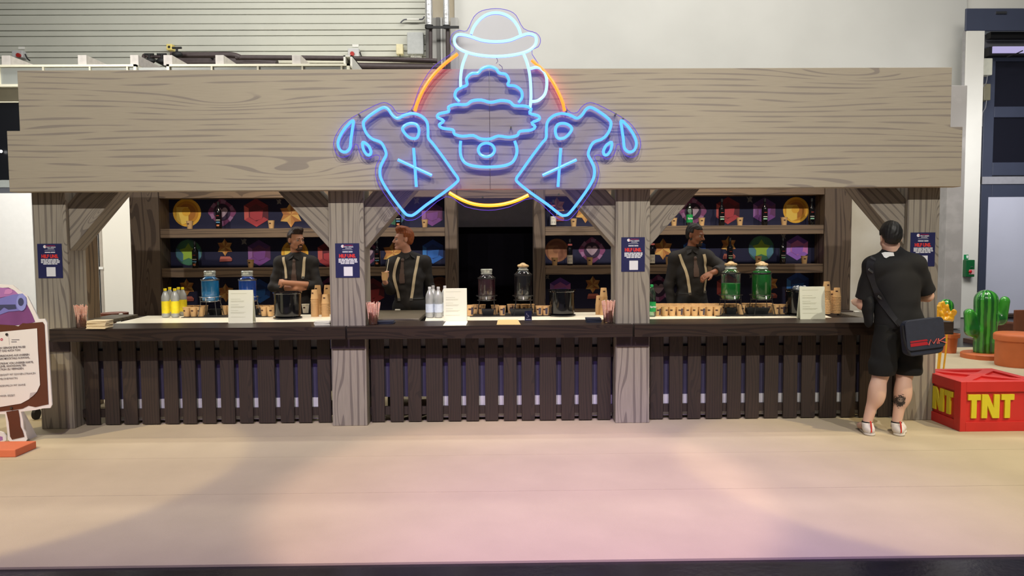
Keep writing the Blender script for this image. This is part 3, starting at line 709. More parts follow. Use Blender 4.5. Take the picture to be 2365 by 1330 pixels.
UL = shelf_unit('tall wood-print shelving unit on the left, behind two barmen', 304, 371, 1028, 1056)
UR = shelf_unit('tall wood-print shelving unit on the right, behind the bearded barman pointing', 1233, 1259, 1902, 1964)
# recess between the units
xa, xb = Xs(1056), Xs(1233)
rec = T('trim_8', None, None, ((xa+xb)/2, 3.2, 0)); rec['kind'] = 'structure'
MB().box(xa-.3, xb+.3, 3.2, 3.25, P(1140, 524, 3.2).z, zt+.3).build('upper_panel', mat('grey_lilac_panel', (124, 118, 124), .7), rec)
MB().box(xa-.3, xb+.3, 3.0, 3.05, 0, P(1140, 524, 3.0).z).build('curtain', mat('black_curtain', (7, 6, 10), .9, spec=.02), rec)
MB().box(xa, xb, YS+.02, YS+.1, P(1140, 457, YS).z, zt).build('header', M_SHX, rec)

# printed emblems (flat wallpaper prints)
YE = YB-.0015
def ctr(cx, cy): q = P(cx, cy, YB); return q.x, q.z
PXM = FPX/(YB+CAM_D)
E_ = {}
def em(c):
    k = 'print_%02x%02x%02x' % c
    return mat(k, c, .6, var=0)
def poly(n, r, a0=0, cx=0, cz=0, sx=1): return [(cx+sx*r*math.cos(a0+2*PI*i/n), cz+r*math.sin(a0+2*PI*i/n)) for i in range(n)]
def emblem(unit, kind, px, py, w, cols):
    """w is the width on the photograph in pixels; everything is laid out in metres on the panel"""
    x, z = ctr(px, py); R = w/PXM/2; mb = MB(); mats = [em(c) for c in cols]; L = [0]
    def lay(pts, ci):
        L[0] += 1; mb.mt(ci); mb.flat([(x+a*R, z+b*R) for a, b in pts], YE-.0008*L[0])
    if kind == 'gem':
        o = poly(6, 1.12, PI/2, sx=.98); i = poly(6, .68, PI/2, sx=.98)
        for k in range(6):
            a, b, c, d = o[k], o[(k+1) % 6], i[(k+1) % 6], i[k]; lay([a, b, c, d], [1, 2, 0, 0, 3, 1][k] % len(cols))
        lay(i, min(len(cols)-1, 3)); lay([(-.5, .05), (.55, .2), (.45, -.5), (-.1, -.62), (-.5, -.35)], 0)
    elif kind == 'coin':
        lay(poly(28, 1), 0); lay(poly(28, .82), 1); lay(poly(28, .62), 2); lay([(-.75, .4), (.1, .4), (.1, -.7), (-.35, -.85), (-.75, -.5)], 3 % len(cols)); lay(poly(20, .3, cx=-.05, cz=.05), 0)
    elif kind == 'star':
        pts = []
        for k in range(12):
            r = 1.08 if k % 2 == 0 else .68; a = PI/2+k*PI/6; pts.append((r*math.cos(a)*.95, r*math.sin(a)))
        for k in range(12): lay([(0, 0), pts[k], pts[(k+1) % 12]], [0, 1, 2, 1, 0, 3, 1, 2, 0, 1, 3, 2][k] % len(cols))
    elif kind == 'trophy':
        pts = []
        for k in range(12):
            r = 1.0 if k % 2 == 0 else .62; a = PI/2+k*PI/6; pts.append((r*math.cos(a)*.95, r*math.sin(a)+.25))
        for k in range(12): lay([(0, .25), pts[k], pts[(k+1) % 12]], [0, 1, 2, 1, 0, 3, 1, 2, 0, 1, 3, 2][k] % 4)
        lay([(-.5, -.8), (.55, -.8), (.8, -1.05), (.75, -1.35), (-.65, -1.4), (-.6, -1.05)], 4); lay([(-.6, -1.1), (.75, -1.05), (.75, -1.35), (-.65, -1.4)], 5)
    elif kind == 'round':
        lay(poly(28, 1), 0)
        for k in range(5):
            a = PI/2+k*2*PI/5; lay([(0, 0), (math.cos(a), math.sin(a)), (math.cos(a+.62), math.sin(a+.62)), (.9*math.cos(a+1.25), .9*math.sin(a+1.25))], 1+k % 2)
        lay([(( .72 if k % 2 == 0 else .42)*math.cos(PI/2+k*PI/5), (.72 if k % 2 == 0 else .42)*math.sin(PI/2+k*PI/5)) for k in range(10)], 3)
    elif kind == 'badge':
        pts = catmull([(0, 1.1, 0), (.35, .85, 0), (.85, .45, 0), (1.1, 0, 0), (.85, -.4, 0), (.4, -.85, 0), (0, -1.1, 0), (-.4, -.85, 0), (-.85, -.4, 0), (-1.1, 0, 0), (-.85, .45, 0), (-.35, .85, 0)], 3, True)
        lay([(p.x, p.y) for p in pts], 0)
        for k in range(6):
            a = k*PI/3+.15; lay([(.7*math.cos(a), .7*math.sin(a)), (.98*math.cos(a), .98*math.sin(a)), (.98*math.cos(a+.45), .98*math.sin(a+.45)), (.7*math.cos(a+.45), .7*math.sin(a+.45))], 1)
        lay(poly(26, .66), 2)
        h = [(0, -.42), (-.42, 0), (-.44, .2), (-.3, .36), (-.12, .34), (0, .2), (.12, .34), (.3, .36), (.44, .2), (.42, 0)]
        lay([(p.x, p.y) for p in catmull([(a, b, 0) for a, b in h], 3, True)], 3)
    elif kind == 'spark':
        lay([(-1, 1), (-.3, .6), (.3, 1), (1, .7), (.6, 0), (1, -1), (.2, -.6), (-.7, -1), (-.5, 0)], 0)
    o = mb.build('printed_'+{'gem': 'gem', 'coin': 'coin', 'star': 'star', 'trophy': 'trophy', 'round': 'roundel', 'badge': 'heart_badge', 'spark': 'sparkle'}[kind], mats, unit)
    return o
RED = [(176, 58, 66), (118, 32, 46), (200, 90, 84), (92, 24, 38)]
GOLD = [(236, 178, 56), (206, 140, 40), (180, 112, 34), (248, 206, 90)]
PURP = [(122, 66, 140), (80, 42, 110), (150, 98, 160), (104, 54, 100)]
STAR = [(226, 178, 96), (196, 132, 66), (176, 110, 58), (214, 158, 90)]
MAG = [(128, 62, 108), (156, 108, 148), (44, 20, 56), (172, 146, 160)]
GRN = [(52, 92, 84), (64, 120, 92), (82, 130, 150), (150, 182, 62)]
BLU = [(40, 104, 190), (28, 74, 160), (60, 130, 206), (22, 60, 130)]
TRO = STAR+[(196, 110, 92), (160, 80, 72)]
BRN = [(150, 96, 66), (128, 78, 54), (136, 84, 60), (176, 120, 82)]
VIO = [(150, 100, 196), (110, 66, 166), (178, 130, 212), (206, 120, 190)]
GREY = [(120, 116, 118)]
for a in (('coin', 432, 491, 64, GOLD), ('badge', 513, 490, 58, MAG), ('gem', 592, 491, 58, RED), ('star', 672, 496, 54, STAR), ('spark', 644, 466, 12, GREY),
          ('round', 436, 583, 60, GRN), ('trophy', 520, 576, 40, TRO), ('gem', 599, 584, 54, PURP), ('coin', 681, 585, 62, GOLD), ('spark', 563, 558, 14, GREY), ('gem', 762, 587, 58, RED),
          ('trophy', 432, 668, 40, TRO), ('star', 522, 676, 40, STAR), ('gem', 600, 672, 50, BLU), ('badge', 762, 672, 60, MAG),
          ('round', 912, 494, 50, GRN), ('gem', 998, 494, 50, PURP), ('spark', 962, 464, 14, GREY), ('badge', 850, 584, 50, MAG), ('star', 908, 585, 50, STAR), ('gem', 1000, 581, 50, BLU), ('gem', 862, 672, 54, RED), ('coin', 1016, 668, 58, BRN)):
    emblem(UL, *a)
for a in (('trophy', 1286, 482, 42, TRO), ('star', 1352, 488, 50, STAR), ('spark', 1266, 470, 9, GREY), ('coin', 1286, 578, 54, BRN), ('badge', 1367, 578, 56, MAG),
          ('gem', 1294, 668, 50, VIO), ('trophy', 1369, 662, 40, TRO), ('spark', 1264, 640, 10, GREY), ('badge', 1600, 488, 58, MAG), ('gem', 1681, 486, 56, RED), ('spark', 1731, 461, 14, GREY), ('gem', 1765, 486, 54, PURP), ('coin', 1838, 485, 60, GOLD),
          ('star', 1531, 575, 46, STAR), ('gem', 1604, 580, 54, BLU), ('trophy', 1682, 570, 40, TRO), ('round', 1758, 574, 60, GRN), ('gem', 1841, 572, 52, VIO), ('spark', 1809, 546, 12, GREY),
          ('badge', 1520, 666, 58, MAG), ('gem', 1681, 664, 54, RED), ('spark', 1734, 638, 9, GREY), ('trophy', 1778, 660, 42, TRO), ('gem', 1842, 658, 54, BLU)):
    emblem(UR, *a)

# ------------------------------------------------------------------ neon sign: hat, drink glass with foam and two pouring bottles in an orange ring
YN = -.185
U = lambda u, v, y=YN: P(750+u/2.5575, v/2.5575, y)
mir = lambda L, s=1919: [(s-u, v) for u, v in L]
q = U(965, 1240)
sg = T('neon_sign', 'blue and orange neon sign with hat, foamy drink and two bottles on clear acrylic', 'sign', (U(965, 700).x, YN, q.z))
M_ACR = glass('acrylic_blue_haze', (.975, .975, 1.0), .22, .01, .03, .02, (.25, .2, 1.0))  # faint blue diffuse tint stands in for the glow haze in the acrylic
LB = [(228,735),(240,705),(290,665),(345,635),(375,645),(400,680),(430,698),(470,680),(520,670),(570,685),(603,720),(610,770),(612,815),(640,850),(700,930),(760,1015),(787,1055),(775,1080),(700,1140),(600,1210),(530,1265),(500,1272),(470,1255),(400,1165),(350,1090),(328,1040),(328,990),(345,950),(362,915),(355,880),(330,840),(280,820),(245,785)]
LC = [(460,765),(475,740),(510,728),(545,738),(557,775),(545,812),(520,818),(490,805)]
LD = [(168,712),(130,745),(95,795),(78,845),(90,885),(120,898),(148,875),(155,820),(163,765)]
LE = [(225,840),(255,858),(272,890),(268,912),(248,912),(228,880)]
OL = [(1010,50),(930,62),(880,100),(840,180),(790,178),(750,205),(742,255),(765,300),(640,395),(560,520),(510,650),(430,668),(400,630),(350,605),(270,635),(130,715),(70,790),(52,850),(70,910),(105,928),(150,910),(175,855),(195,860),(210,910),(250,940),(300,915),(325,930),(300,990),(310,1070),(370,1170),(460,1285),(505,1300),(560,1280),(715,1160),(830,1220),(965,1242)]
OR_ = [(1090,1222),(1230,1172)]+mir([(560,1280),(505,1300),(460,1285),(370,1170),(310,1070),(300,990),(325,930),(300,915),(250,940),(210,910),(195,860),(175,855),(150,910),(105,928),(70,910),(52,850),(70,790),(130,715),(270,635),(350,605),(400,630),(430,665)])+[(1435,650),(1370,520),(1225,320),(1262,275),(1275,235),(1250,195),(1175,168),(1130,90),(1080,60)]
ol = [U(p.x, p.y) for p in catmull([(u, v, 0) for u, v in OL+OR_], 3, True)]
MB().prism([(p.x, p.z) for p in ol], YN, YN+.008).build('acrylic_panel', M_ACR, sg)
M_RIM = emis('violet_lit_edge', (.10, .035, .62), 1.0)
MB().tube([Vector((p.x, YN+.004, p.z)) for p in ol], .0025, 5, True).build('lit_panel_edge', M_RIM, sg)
N_CY = emis('neon_cyan', (.060, .26, 1.0), 2.4); N_HAT = emis('neon_ice', (.34, .66, 1.0), 1.7); N_OR = emis('neon_orange', (1.0, .17, .012), 2.6); N_AM = emis('neon_amber', (1.0, .30, .005), 2.2)
N_VI = emis('violet_halo_glow', (.09, .05, 1.0), 1.9); N_RED = emis('red_halo_glow', (1.0, .05, .03), 4.0)  # glow materials added behind the tubes to throw a halo on the fascia
def neon(pts, m, back, closed=False, k=5, r=.0125, nm='neon_tube', lab=None):
    c = catmull([(u, v, 0) for u, v in pts], k, closed) if k > 1 else [Vector((u, v, 0)) for u, v in pts]
    w = [U(p.x, p.y, YN-.014) for p in c]
    o = MB().tube(w, r, 8, closed).build(nm, m, sg, smooth=True)
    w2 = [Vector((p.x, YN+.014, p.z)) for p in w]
    MB().tube(w2, .009, 5, closed).build('added_halo_strip', back, sg)  # added glowing strip, mostly hidden by its tube
    if lab: o['label'] = lab
neon([(865,200),(880,160),(915,115),(960,85),(1015,75),(1070,88),(1115,120),(1145,165),(1157,205)], N_HAT, N_VI, lab='pale blue dome of the hat')
neon([(800,203),(860,215),(930,238),(1010,246),(1090,238),(1150,215),(1200,200),(1240,210),(1250,240),(1235,275),(1190,305),(1110,325),(1010,333),(910,325),(830,305),(780,275),(765,240),(775,212)], N_HAT, N_VI, True, lab='pale blue brim of the hat')
neon([(838,318),(815,380),(803,450),(803,515)], N_HAT, N_VI, lab='left side of the drink glass')
neon([(1172,312),(1195,370),(1212,450),(1218,560),(1213,640)], N_HAT, N_VI, lab='right side of the drink glass')
neon([(795,600),(770,570),(778,535),(810,515),(840,500),(838,465),(865,435),(905,430),(930,405),(970,393),(1010,405),(1030,430),(1070,440),(1088,475),(1082,502),(1125,508),(1160,535),(1165,575),(1145,605)], N_CY, N_VI, lab='scalloped foam at the top of the glass')
neon([(1215,405),(1262,398),(1300,430),(1312,490),(1300,555),(1262,592),(1220,600)], N_HAT, N_VI, lab='handle of the drink glass')
wf = []
for k in range(11):
    a = 2*PI*k/11+.2
    for dd, rr in ((0, .90), (.19, 1.03), (.38, 1.03)): wf.append((965+292*rr*math.cos(a+dd), 705+112*rr*math.sin(a+dd)))
neon(wf, N_CY, N_VI, True, 3, lab='wide scalloped cloud of foam')
neon([(803,832),(800,880),(806,925),(830,962),(880,980),(960,986),(1050,980),(1105,960),(1130,920),(1135,880),(1122,832)], N_CY, N_VI, lab='rounded foot of the glass')
neon([(955+48*math.cos(a), 885+40*math.sin(a)) for a in [i*PI/4 for i in range(8)]], N_CY, N_VI, True, lab='ring-shaped bubble in the glass')
for i, fn in enumerate((lambda L: L, mir)):
    s_ = ('left', 'right')[i]
    neon(fn(LB), N_CY, N_VI, True, 4, lab='outline of the %s bottle' % s_)
    neon(fn(LC), N_CY, N_VI, True, lab='ring on the neck of the %s bottle' % s_)
    neon(fn(LD), N_CY, N_VI, True, lab='large drop beside the %s bottle' % s_)
    neon(fn(LE), N_CY, N_VI, True, lab='small drop beside the %s bottle' % s_)
    neon(fn([(525, 875), (541, 1103)]), N_CY, N_VI, k=1, nm='neon_stroke'); neon(fn([(432, 943), (632, 1035)]), N_CY, N_VI, k=1, nm='neon_stroke')
neon([(785,318),(710,375),(640,445),(585,525),(550,600),(533,655)], N_OR, N_RED, r=.0135, lab='orange arc on the left of the ring')
neon([(1222,355),(1290,415),(1345,480),(1385,555),(1407,610),(1416,655)], N_OR, N_RED, r=.0135, lab='orange arc on the right of the ring')
neon([(735,1138),(800,1175),(870,1202),(950,1213),(1040,1208),(1130,1185),(1203,1152)], N_AM, N_RED, r=.0145, lab='amber arc at the foot of the ring')
for u, v in ((515,652),(1430,652),(1100,752),(932,1165),(1383,1147),(200,676),(1720,673),(1763,700),(1683,805)):
    c = U(u, v, YN-.002); MB().tube([c, Vector((c.x, YF-.001 if c.z > zb else YN+.03, c.z))], .008, 8).build('standoff_bolt', M_STEEL, sg)
t_w = emis('violet_glow_wire', (.5, .3, .8), .25)  # violet glow put into the wire as emission, though it is no lamp
for L in ([(178,732),(222,735)], [(248,846),(272,822)], [(557,752),(592,733)], [(524,822),(524,870)], [(1402,822),(1400,870)], [(1368,690),(1383,725)], [(1690,740),(1742,742)], [(1645,822),(1660,845)], [(1015,340),(1022,362),(1012,375)], [(1030,380),(1048,395),(1050,412)]):
    MB().tube([U(u, v, YN-.006) for u, v in L], .003, 5).build('feed_wire', t_w, sg)

# ------------------------------------------------------------------ posters
M_PNAVY = mat('poster_navy', (34, 36, 84), .45, var=.04); M_PRED = mat('print_red', (226, 58, 52), .5, var=0); M_PWH = mat('print_white', (232, 232, 238), .5, var=0)
M_PPINK = mat('print_crimson', (190, 40, 84), .5, var=0)
for (xa, xb, ya, yb, lab, tl) in ((86, 146, 563, 642, 'navy paper poster with red heading on the leftmost post', .0), (774, 831, 562, 641, 'navy paper poster with red heading on the second post from the left', -.0),
                              (1435, 1489, 548, 627, 'navy paper poster with red heading on the third post from the left', 0), (2103, 2158, 537, 615, 'navy paper poster with red heading on the rightmost post, partly behind the customer', 0)):
    a, b = P(xa, ya, 0), P(xb, yb, 0); w = b.x-a.x; h = a.z-b.z; cx = (a.x+b.x)/2
    t = T('poster', lab, 'poster', (cx, -.002, b.z), 'navy posters taped to the posts')
    MB().box(a.x, b.x, -.003, -.0008, b.z, a.z).build('sheet', M_PNAVY, t)
    y = -.0035; zz = lambda f: a.z-h*f; xx = lambda f: a.x+w*f
    text('heading', 'HILF UNS.', h*.135, (xx(.5), y, zz(.37)), M_PRED, t, sx=.82, bold=.0022)
    MB().flat(poly(18, w*.065, 0, xx(.31), zz(.085)), y).build('logo_disc', M_PWH, t)
    MB().flat([(xx(.31), zz(.05)), (xx(.36), zz(.06)), (xx(.365), zz(.12)), (xx(.34), zz(.10)), (xx(.34), zz(.075))], y-.0005).build('logo_swirl', M_PRED, t)
    text('logo_text', 'Snapdragon', h*.05, (xx(.57), y, zz(.055)), M_PPINK, t, sx=1.0, bold=0)
    text('logo_text', 'PRO SERIES', h*.052, (xx(.57), y, zz(.105)), M_PWH, t, sx=1.0, bold=.0002)
    mb = MB()
    def bar(x0, x1, z0, z1): mb.flat([(xx(x0), zz(z0)), (xx(x1), zz(z0)), (xx(x1), zz(z1)), (xx(x0), zz(z1))], y)
    bar(.42, .68, .14, .152); bar(.3, .72, .185, .192); bar(.3, .53, .235, .262); bar(.55, .72, .235, .262)
    random.seed(int(xa))
    for k in range(4):
        x0 = (.13, .13, .13, .22)[k]; x1 = (.9, .9, .92, .82)[k]; x = x0
        while x < x1-.04:
            l_ = random.uniform(.08, .2); bar(x, min(x1, x+l_), .445+.042*k, .475+.042*k); x += l_+.02
    mb.build('small_print', M_PWH, t)['kind'] = 'stuff'
    mats = M_PWH
    if lab.startswith('navy paper poster with red heading on the leftmost'): pass
    MB().flat([(xx(.34), zz(.68)), (xx(.71), zz(.68)), (xx(.71), zz(.95)), (xx(.34), zz(.95))], y).build('blank_square', M_PWH, t)
# ------------------------------------------------------------------ bar-top things
W_ = lambda px, py: G(px, py, zw)
C_ = lambda px, py: G(px, py, zc)
M_KR = mat('kraft_paper', (206, 166, 116), .8, var=.05, vs=20); M_KRIN = mat('kraft_inside', (226, 196, 150), .8, var=0); M_PRINT = mat('dark_print', (74, 44, 34), .7, var=0)
M_CUPW = mat('white_cup', (236, 230, 210), .6, var=0); M_BAND = mat('dark_cup_mark', (70, 62, 74), .6, var=0)
def cup_proto(nm, lab, m=M_KR, inv=False, h=.096, rt=.039, rb=.029, mark=0, drink=None, fixed=None):
    t = T(nm, lab, 'cup', (0, -60, 0))
    pr = [(rb*.94, .004), (rb, 0), (rt, h-.004), (rt+.0025, h-.004), (rt+.0025, h), (rt-.002, h), (rb-.002, .006), (.001, .006)]
    if inv: pr = [(r, h-z) for r, z in pr][::-1]; pr[0] = (.001, h-.006)
    MB().lathe(pr, 18, capb=not inv, capt=False).build('body', m, t, smooth=True, local=True)
    z = h*.62; r = (rb+(rt-rb)*(1-z/h if inv else z/h))+.0008
    for a0 in (mark,):
        mb = MB(); mb.lathe([(r-.0002, z-.007), (r+.0004, z+.009)], 18, capb=False, capt=False)
        mb.f = [f for i, f in enumerate(mb.f) if i in (12, 13)]; mb.m = [0]*len(mb.f); mb.build('printed_logo', M_PRINT, t, local=True)
        if mark == 1:
            mb = MB(); mb.lathe([(rb+(rt-rb)*.12+.001, h*.12), (rb+(rt-rb)*.8+.001, h*.8)], 18, capb=False, capt=False)
            mb.f = [f for i, f in enumerate(mb.f) if i in (14, 15)]; mb.m = [0]*len(mb.f); mb.build('printed_panel', M_BAND, t, local=True)
    if drink: MB().lathe([(.001, h-.02), (rt-.006, h-.02)], 18, capb=False, capt=False).build('drink', drink, t, local=True)
    return t
CUP = tree(cup_proto('paper_cup', 'x')); CUPM = tree(cup_proto('paper_cup', 'x', mark=1)); CUPI = tree(cup_proto('paper_cup', 'x', inv=True)); CUPW = tree(cup_proto('paper_cup', 'x', m=M_CUPW))
USED = []
def kill(tr):
    for k in tr[1]: kill(k)
    me = tr[0].data; bpy.data.objects.remove(tr[0])
def cups(L, lab, grp, tr=None, plane=None, sc=None):
    for i, (px, py) in enumerate(L):
        p = plane(px, py) if plane else W_(px, py)
        n_ = ('leftmost', 'second from left', 'third from left', 'fourth from left', 'fifth from left', 'sixth from left', 'seventh from left', 'eighth from left', 'rightmost')
        l_ = lab if len(L) == 1 else lab+', '+('leftmost' if i == 0 else 'rightmost' if i == len(L)-1 else n_[i] if len(L) > 3 else 'middle one')
        dup(tr or (CUP if (i*7) % 3 else CUPM), p, l_, grp, rz=random.uniform(-.5, .5), sc=sc)
random.seed(3)
# black mats/trays beneath the dispensers and cup rows
for a_, b_, y0, y1, lab in ((418, 650, 723.5, 734, 'left'), (1085, 1275, 723, 732, 'middle'), (1655, 1815, 720, 731, 'right')):
    p, q = W_(a_, y1), W_(b_, y0)
    solid('bar_mat', MB().box(p.x, q.x, p.y, q.y, zw, zw+.006), M_BLACK, 'flat black bar mat under the dispensers on the %s worktop' % lab, 'mat', 'black bar mats', bevel=.002)
Z6 = .006
def wm(px, py): p = W_(px, py); return Vector((p.x, p.y, zw+Z6+.0005))
cups([(432, 732), (448, 732), (464, 732)], 'kraft cup in the front row by the yellow-labelled bottles', 'cups by the yellow-labelled bottles', CUP, wm)
cups([(440, 727.5), (456, 727.5), (472, 728), (519, 728), (533, 728), (547, 728)], 'kraft cup in the back row behind the left blue dispenser', 'cups behind the left blue dispenser', CUP, wm)
cups([(611, 731), (625, 731.5)], 'kraft cup in the front row beside the left bucket', 'front cups right of the left menu card', CUP, wm)
cups([(600, 727), (616, 727), (632, 727)], 'kraft cup in the back row beside the left bucket', 'back cups right of the left menu card', CUPM, wm)
dup(CUPW, W_(706, 722.5), 'single cream white paper cup standing between the left bucket and the cup stacks')
# stacks of upside-down nested cups
ORD = ['bottom', 'second', 'third', 'fourth', 'fifth', 'sixth', 'seventh', 'eighth', 'ninth', 'tenth', 'eleventh', 'twelfth', 'thirteenth', 'fourteenth', 'fifteenth']
def stack(px, py, n, lab, grp):
    p = W_(px, py)
    for k in range(n): dup(CUPI, p+Vector((0, 0, .0165*k)), ('top' if k == n-1 else ORD[k])+' cup'+('' if k in (0, n-1) else ' from below')+' of the '+lab, grp, rz=random.uniform(-.3, .3))
stack(727.5, 731, 12, 'front left stack by the second post', 'cups of the front left stack by the second post')
stack(735, 726, 14, 'tall back stack by the second post', 'cups of the tall back stack by the second post')
stack(752, 731, 9, 'low stack touching the second post', 'cups of the low stack by the second post')
stack(757, 725.5, 14, 'tall stack half behind the second post', 'cups of the stack half behind the second post')
stack(1394, 727, 12, 'tall stack behind the right straw glass', 'cups of the stack behind the right straw glass')
stack(1384, 726, 7, 'low stack left of the right straw glass', 'cups of the low stack by the right straw glass')
stack(1908, 724, 15, 'tallest stack beside the right menu card', 'cups of the tallest stack on the right worktop')
stack(1919, 722, 9, 'short middle stack on the right worktop', 'cups of the short middle stack on the right worktop')
stack(1932, 723, 11, 'outermost stack on the right worktop', 'cups of the outermost stack on the right worktop')
cups([(1086, 730)], 'large kraft cup directly right of the middle menu card', None, CUPM, wm, 1.12)
cups([(1099, 726), (1113, 726), (1143, 727)], 'kraft cup in the row behind the left dark dispenser', 'cups behind the left dark dispenser', CUP, wm)
cups([(1160, 729), (1180, 725)], 'kraft cup standing between the two dark dispensers', 'cups between the dark dispensers', CUPM, wm)
cups([(1192, 725), (1210, 725), (1226, 725)], 'kraft cup in the row behind the right dark dispenser', 'cups behind the right dark dispenser', CUP, wm)
cups([(1246, 729), (1261, 729)], 'kraft cup between the right dark dispenser and the middle bucket', 'cups left of the middle bucket', CUPM, wm)
# the crowd of cups on the right worktop
for r in range(5):
    for c in range(9):
        px = 1518+c*17.2+(r % 2)*5-r*.8; py = 729.5-r*1.9
        if px > 1662: continue
        dup(CUP if (r+c) % 3 else CUPM, W_(px, py), 'kraft cup in the dense crowd on the right worktop, %s row, %s from the left' % (('front', 'second', 'third', 'fourth', 'rear')[r], ('first', 'second', 'third', 'fourth', 'fifth', 'sixth', 'seventh', 'eighth', 'ninth')[c]), 'crowd of cups on the right worktop', rz=random.uniform(-.6, .6))
cups([(1670, 724), (1684, 724), (1698, 724), (1712, 727), (1720, 723), (1734, 723), (1748, 723), (1762, 723), (1776, 723)], 'kraft cup in the row behind the green dispensers', 'cups behind the green dispensers', CUP, wm)
cups([(1791, 726), (1807, 726)], 'kraft cup between the right green dispenser and the right bucket', 'cups left of the right bucket', CUPM, wm)
# cups on the shelves
def shp(px, row, y=YS+.08): p = P(px, 570, y); return Vector((p.x, y, (zS[0], zS[2])[row]+.0005))
for px, row, lab in ((440, 0, 'kraft cup on the left upper shelf in front of the gold coin print'), (628, 0, 'kraft cup on the left upper shelf beside the red gem print'), (578, 1, 'kraft cup on the left second shelf by the purple gem print'),
                     (982, 0, 'kraft cup on the upper shelf above the red-haired barman'), (1281, 1, 'kraft cup on the second shelf in front of the brown coin print'), (1325, 0, 'kraft cup on the upper shelf under the right neon bottle'), (1362, 1, 'kraft cup on the second shelf under the heart badge print'),
                     (1556, 0, 'kraft cup on the upper shelf just left of the clear bottle with a green label'), (1620, 0, 'kraft cup on the upper shelf above the pointing barman'), (1708, 0, 'kraft cup on the upper shelf beside the right red gem print'), (1810, 0, 'kraft cup on the upper shelf left of the right gold coin print'),
                     (1544, 1, 'kraft cup on the second shelf behind the pointing barman'), (1752, 1, 'kraft cup on the second shelf in front of the green roundel print'), (1858, 1, 'kraft cup on the second shelf in front of the violet gem print')):
    dup(CUP, shp(px, row), lab, 'cups on the wall shelves')
for tr_ in (CUP, CUPM, CUPI, CUPW): kill(tr_)

# bottles
M_GLD = mat('dark_bottle_glass', (10, 9, 14), .08, var=0, coat=.3); M_LABW = mat('cream_label', (226, 220, 206), .6, var=0); M_LABB = mat('blue_label', (90, 150, 190), .6, var=0)
M_CLR = glass('pet_white_sheen', (.97, .98, .98), .9, .12, .25, .30); M_CLG = glass('green_pet', (.72, .95, .80), .9, .06)  # the whitish diffuse share of the clear plastic stands in for highlights
M_YEL = mat('yellow_cap', (244, 218, 24), .35, var=0); M_YLB = mat('yellow_label', (246, 222, 40), .5, var=.1, vs=30); M_GRNL = mat('green_label', (24, 150, 76), .45, var=0)
def wine(px, row, lab, kind='dark', grp='syrup bottles on the wall shelves'):
    p = shp(px, row); t = T('syrup_bottle', lab, 'bottle', p, grp)
    MB().lathe([(.033, 0), (.036, .006), (.036, .19), (.032, .212), (.017, .235), (.0135, .25), (.0135, .30), (.015, .302), (.015, .312)], 18, p).build('glass', M_GLD, t, smooth=True)
    MB().lathe([(.0155, .285), (.0155, .322), (.012, .324)], 14, p).build('cap', M_BLACK, t, smooth=True)
    def lb(z0, z1, a, m, nm):
        k = 24; mb = MB(); n = int(a/(2*PI)*k); vs = []
        for j in range(n+1):
            th = -PI/2-a/2+a*j/n
            vs += [(p.x+.0368*math.cos(th), p.y+.0368*math.sin(th), p.z+z0), (p.x+.0368*math.cos(th), p.y+.0368*math.sin(th), p.z+z1)]
        mb.add(vs, [(2*j, 2*j+2, 2*j+3, 2*j+1) for j in range(n)]); mb.build(nm, m, t)
    if kind == 'dark':
        lb(.10, .108, 1.5, M_LABW, 'print_line'); lb(.070, .085, 1.4, M_LABB if px < 1000 else mat('mint_label', (150, 205, 175), .6, var=0), 'print_band'); lb(.152, .158, .9, mat('red_print', (190, 60, 50), .6, var=0), 'print_line')
        if px < 1000: lb(.03, .05, .9, mat('orange_print', (214, 130, 90), .6, var=0), 'fruit_print')
    else:
        lb(.02, .125, 2.4, M_LABW, 'label'); lb(.04, .062, 1.4, mat('berry_print', (52, 40, 70), .6, var=0), 'fruit_print'); lb(.09, .10, 1.3, M_PRINT, 'print_line'); lb(.24, .26, 1.6, mat('neck_red', (150, 70, 66), .6, var=0), 'neck_band')
for a in ((507, 0, 'dark syrup bottle on the left upper shelf, in front of the heart badge print'), (450, 1, 'dark syrup bottle on the left second shelf, in front of the green roundel print'), (921, 0, 'dark syrup bottle on the upper shelf behind the left neon bottle'), (871, 1, 'dark syrup bottle on the second shelf just right of the second post'),
          (1278, 0, 'syrup bottle with cream label on the upper shelf by the right neon bottle', 'w'), (1316, 1, 'syrup bottle with cream label on the second shelf beside the brown coin print', 'w'), (1506, 1, 'syrup bottle with cream label on the second shelf just right of the third post', 'w'),
          (1666, 0, 'dark syrup bottle on the upper shelf in front of the red gem print'), (1765, 0, 'dark syrup bottle on the upper shelf in front of the purple gem print'), (1873, 0, 'dark syrup bottle at the right end of the upper shelf'), (1686, 1, 'dark syrup bottle on the second shelf above the left green dispenser'), (1808, 1, 'dark syrup bottle on the second shelf left of the violet gem print')):
    wine(*a)
def petb(nm, p, lab, grp, cap, lm, body, h=.31, r=.037, txt=None, lz=(.10, .20)):
    t = T(nm, lab, 'bottle', p, grp); s = h/.31
    MB().lathe([(r*.7, 0), (r*.95, .006), (r, .02*s), (r*.96, .09*s), (r*.96, .21*s), (r*.85, .235*s), (.018, .275*s), (.013, .285*s), (.013, .29*s)], 18, p).build('body', body, t, smooth=True)
    MB().lathe([(r*.93, .012), (r*.90, .19*s)], 14, p).build('drink', glass('clear_drink', (.95, .96, .97) if cap is not M_YEL else (.93, .95, .92), .4, .02), t, smooth=True)
    MB().lathe([(.0155, .285*s), (.0155, .308*s), (.014, .31*s)], 14, p).build('cap', cap, t, smooth=True)
    MB().lathe([(r*.985, lz[0]*s), (r*.985, lz[1]*s)], 24, p, False, False).build('label', lm, t, smooth=True)
    if txt: text('lettering', txt[0], txt[1], (p[0]+txt[3], p[1]-r-.002, p[2]+(lz[0]+lz[1])/2*s), M_PWH, t, sx=txt[2], bold=.0006)
    return t
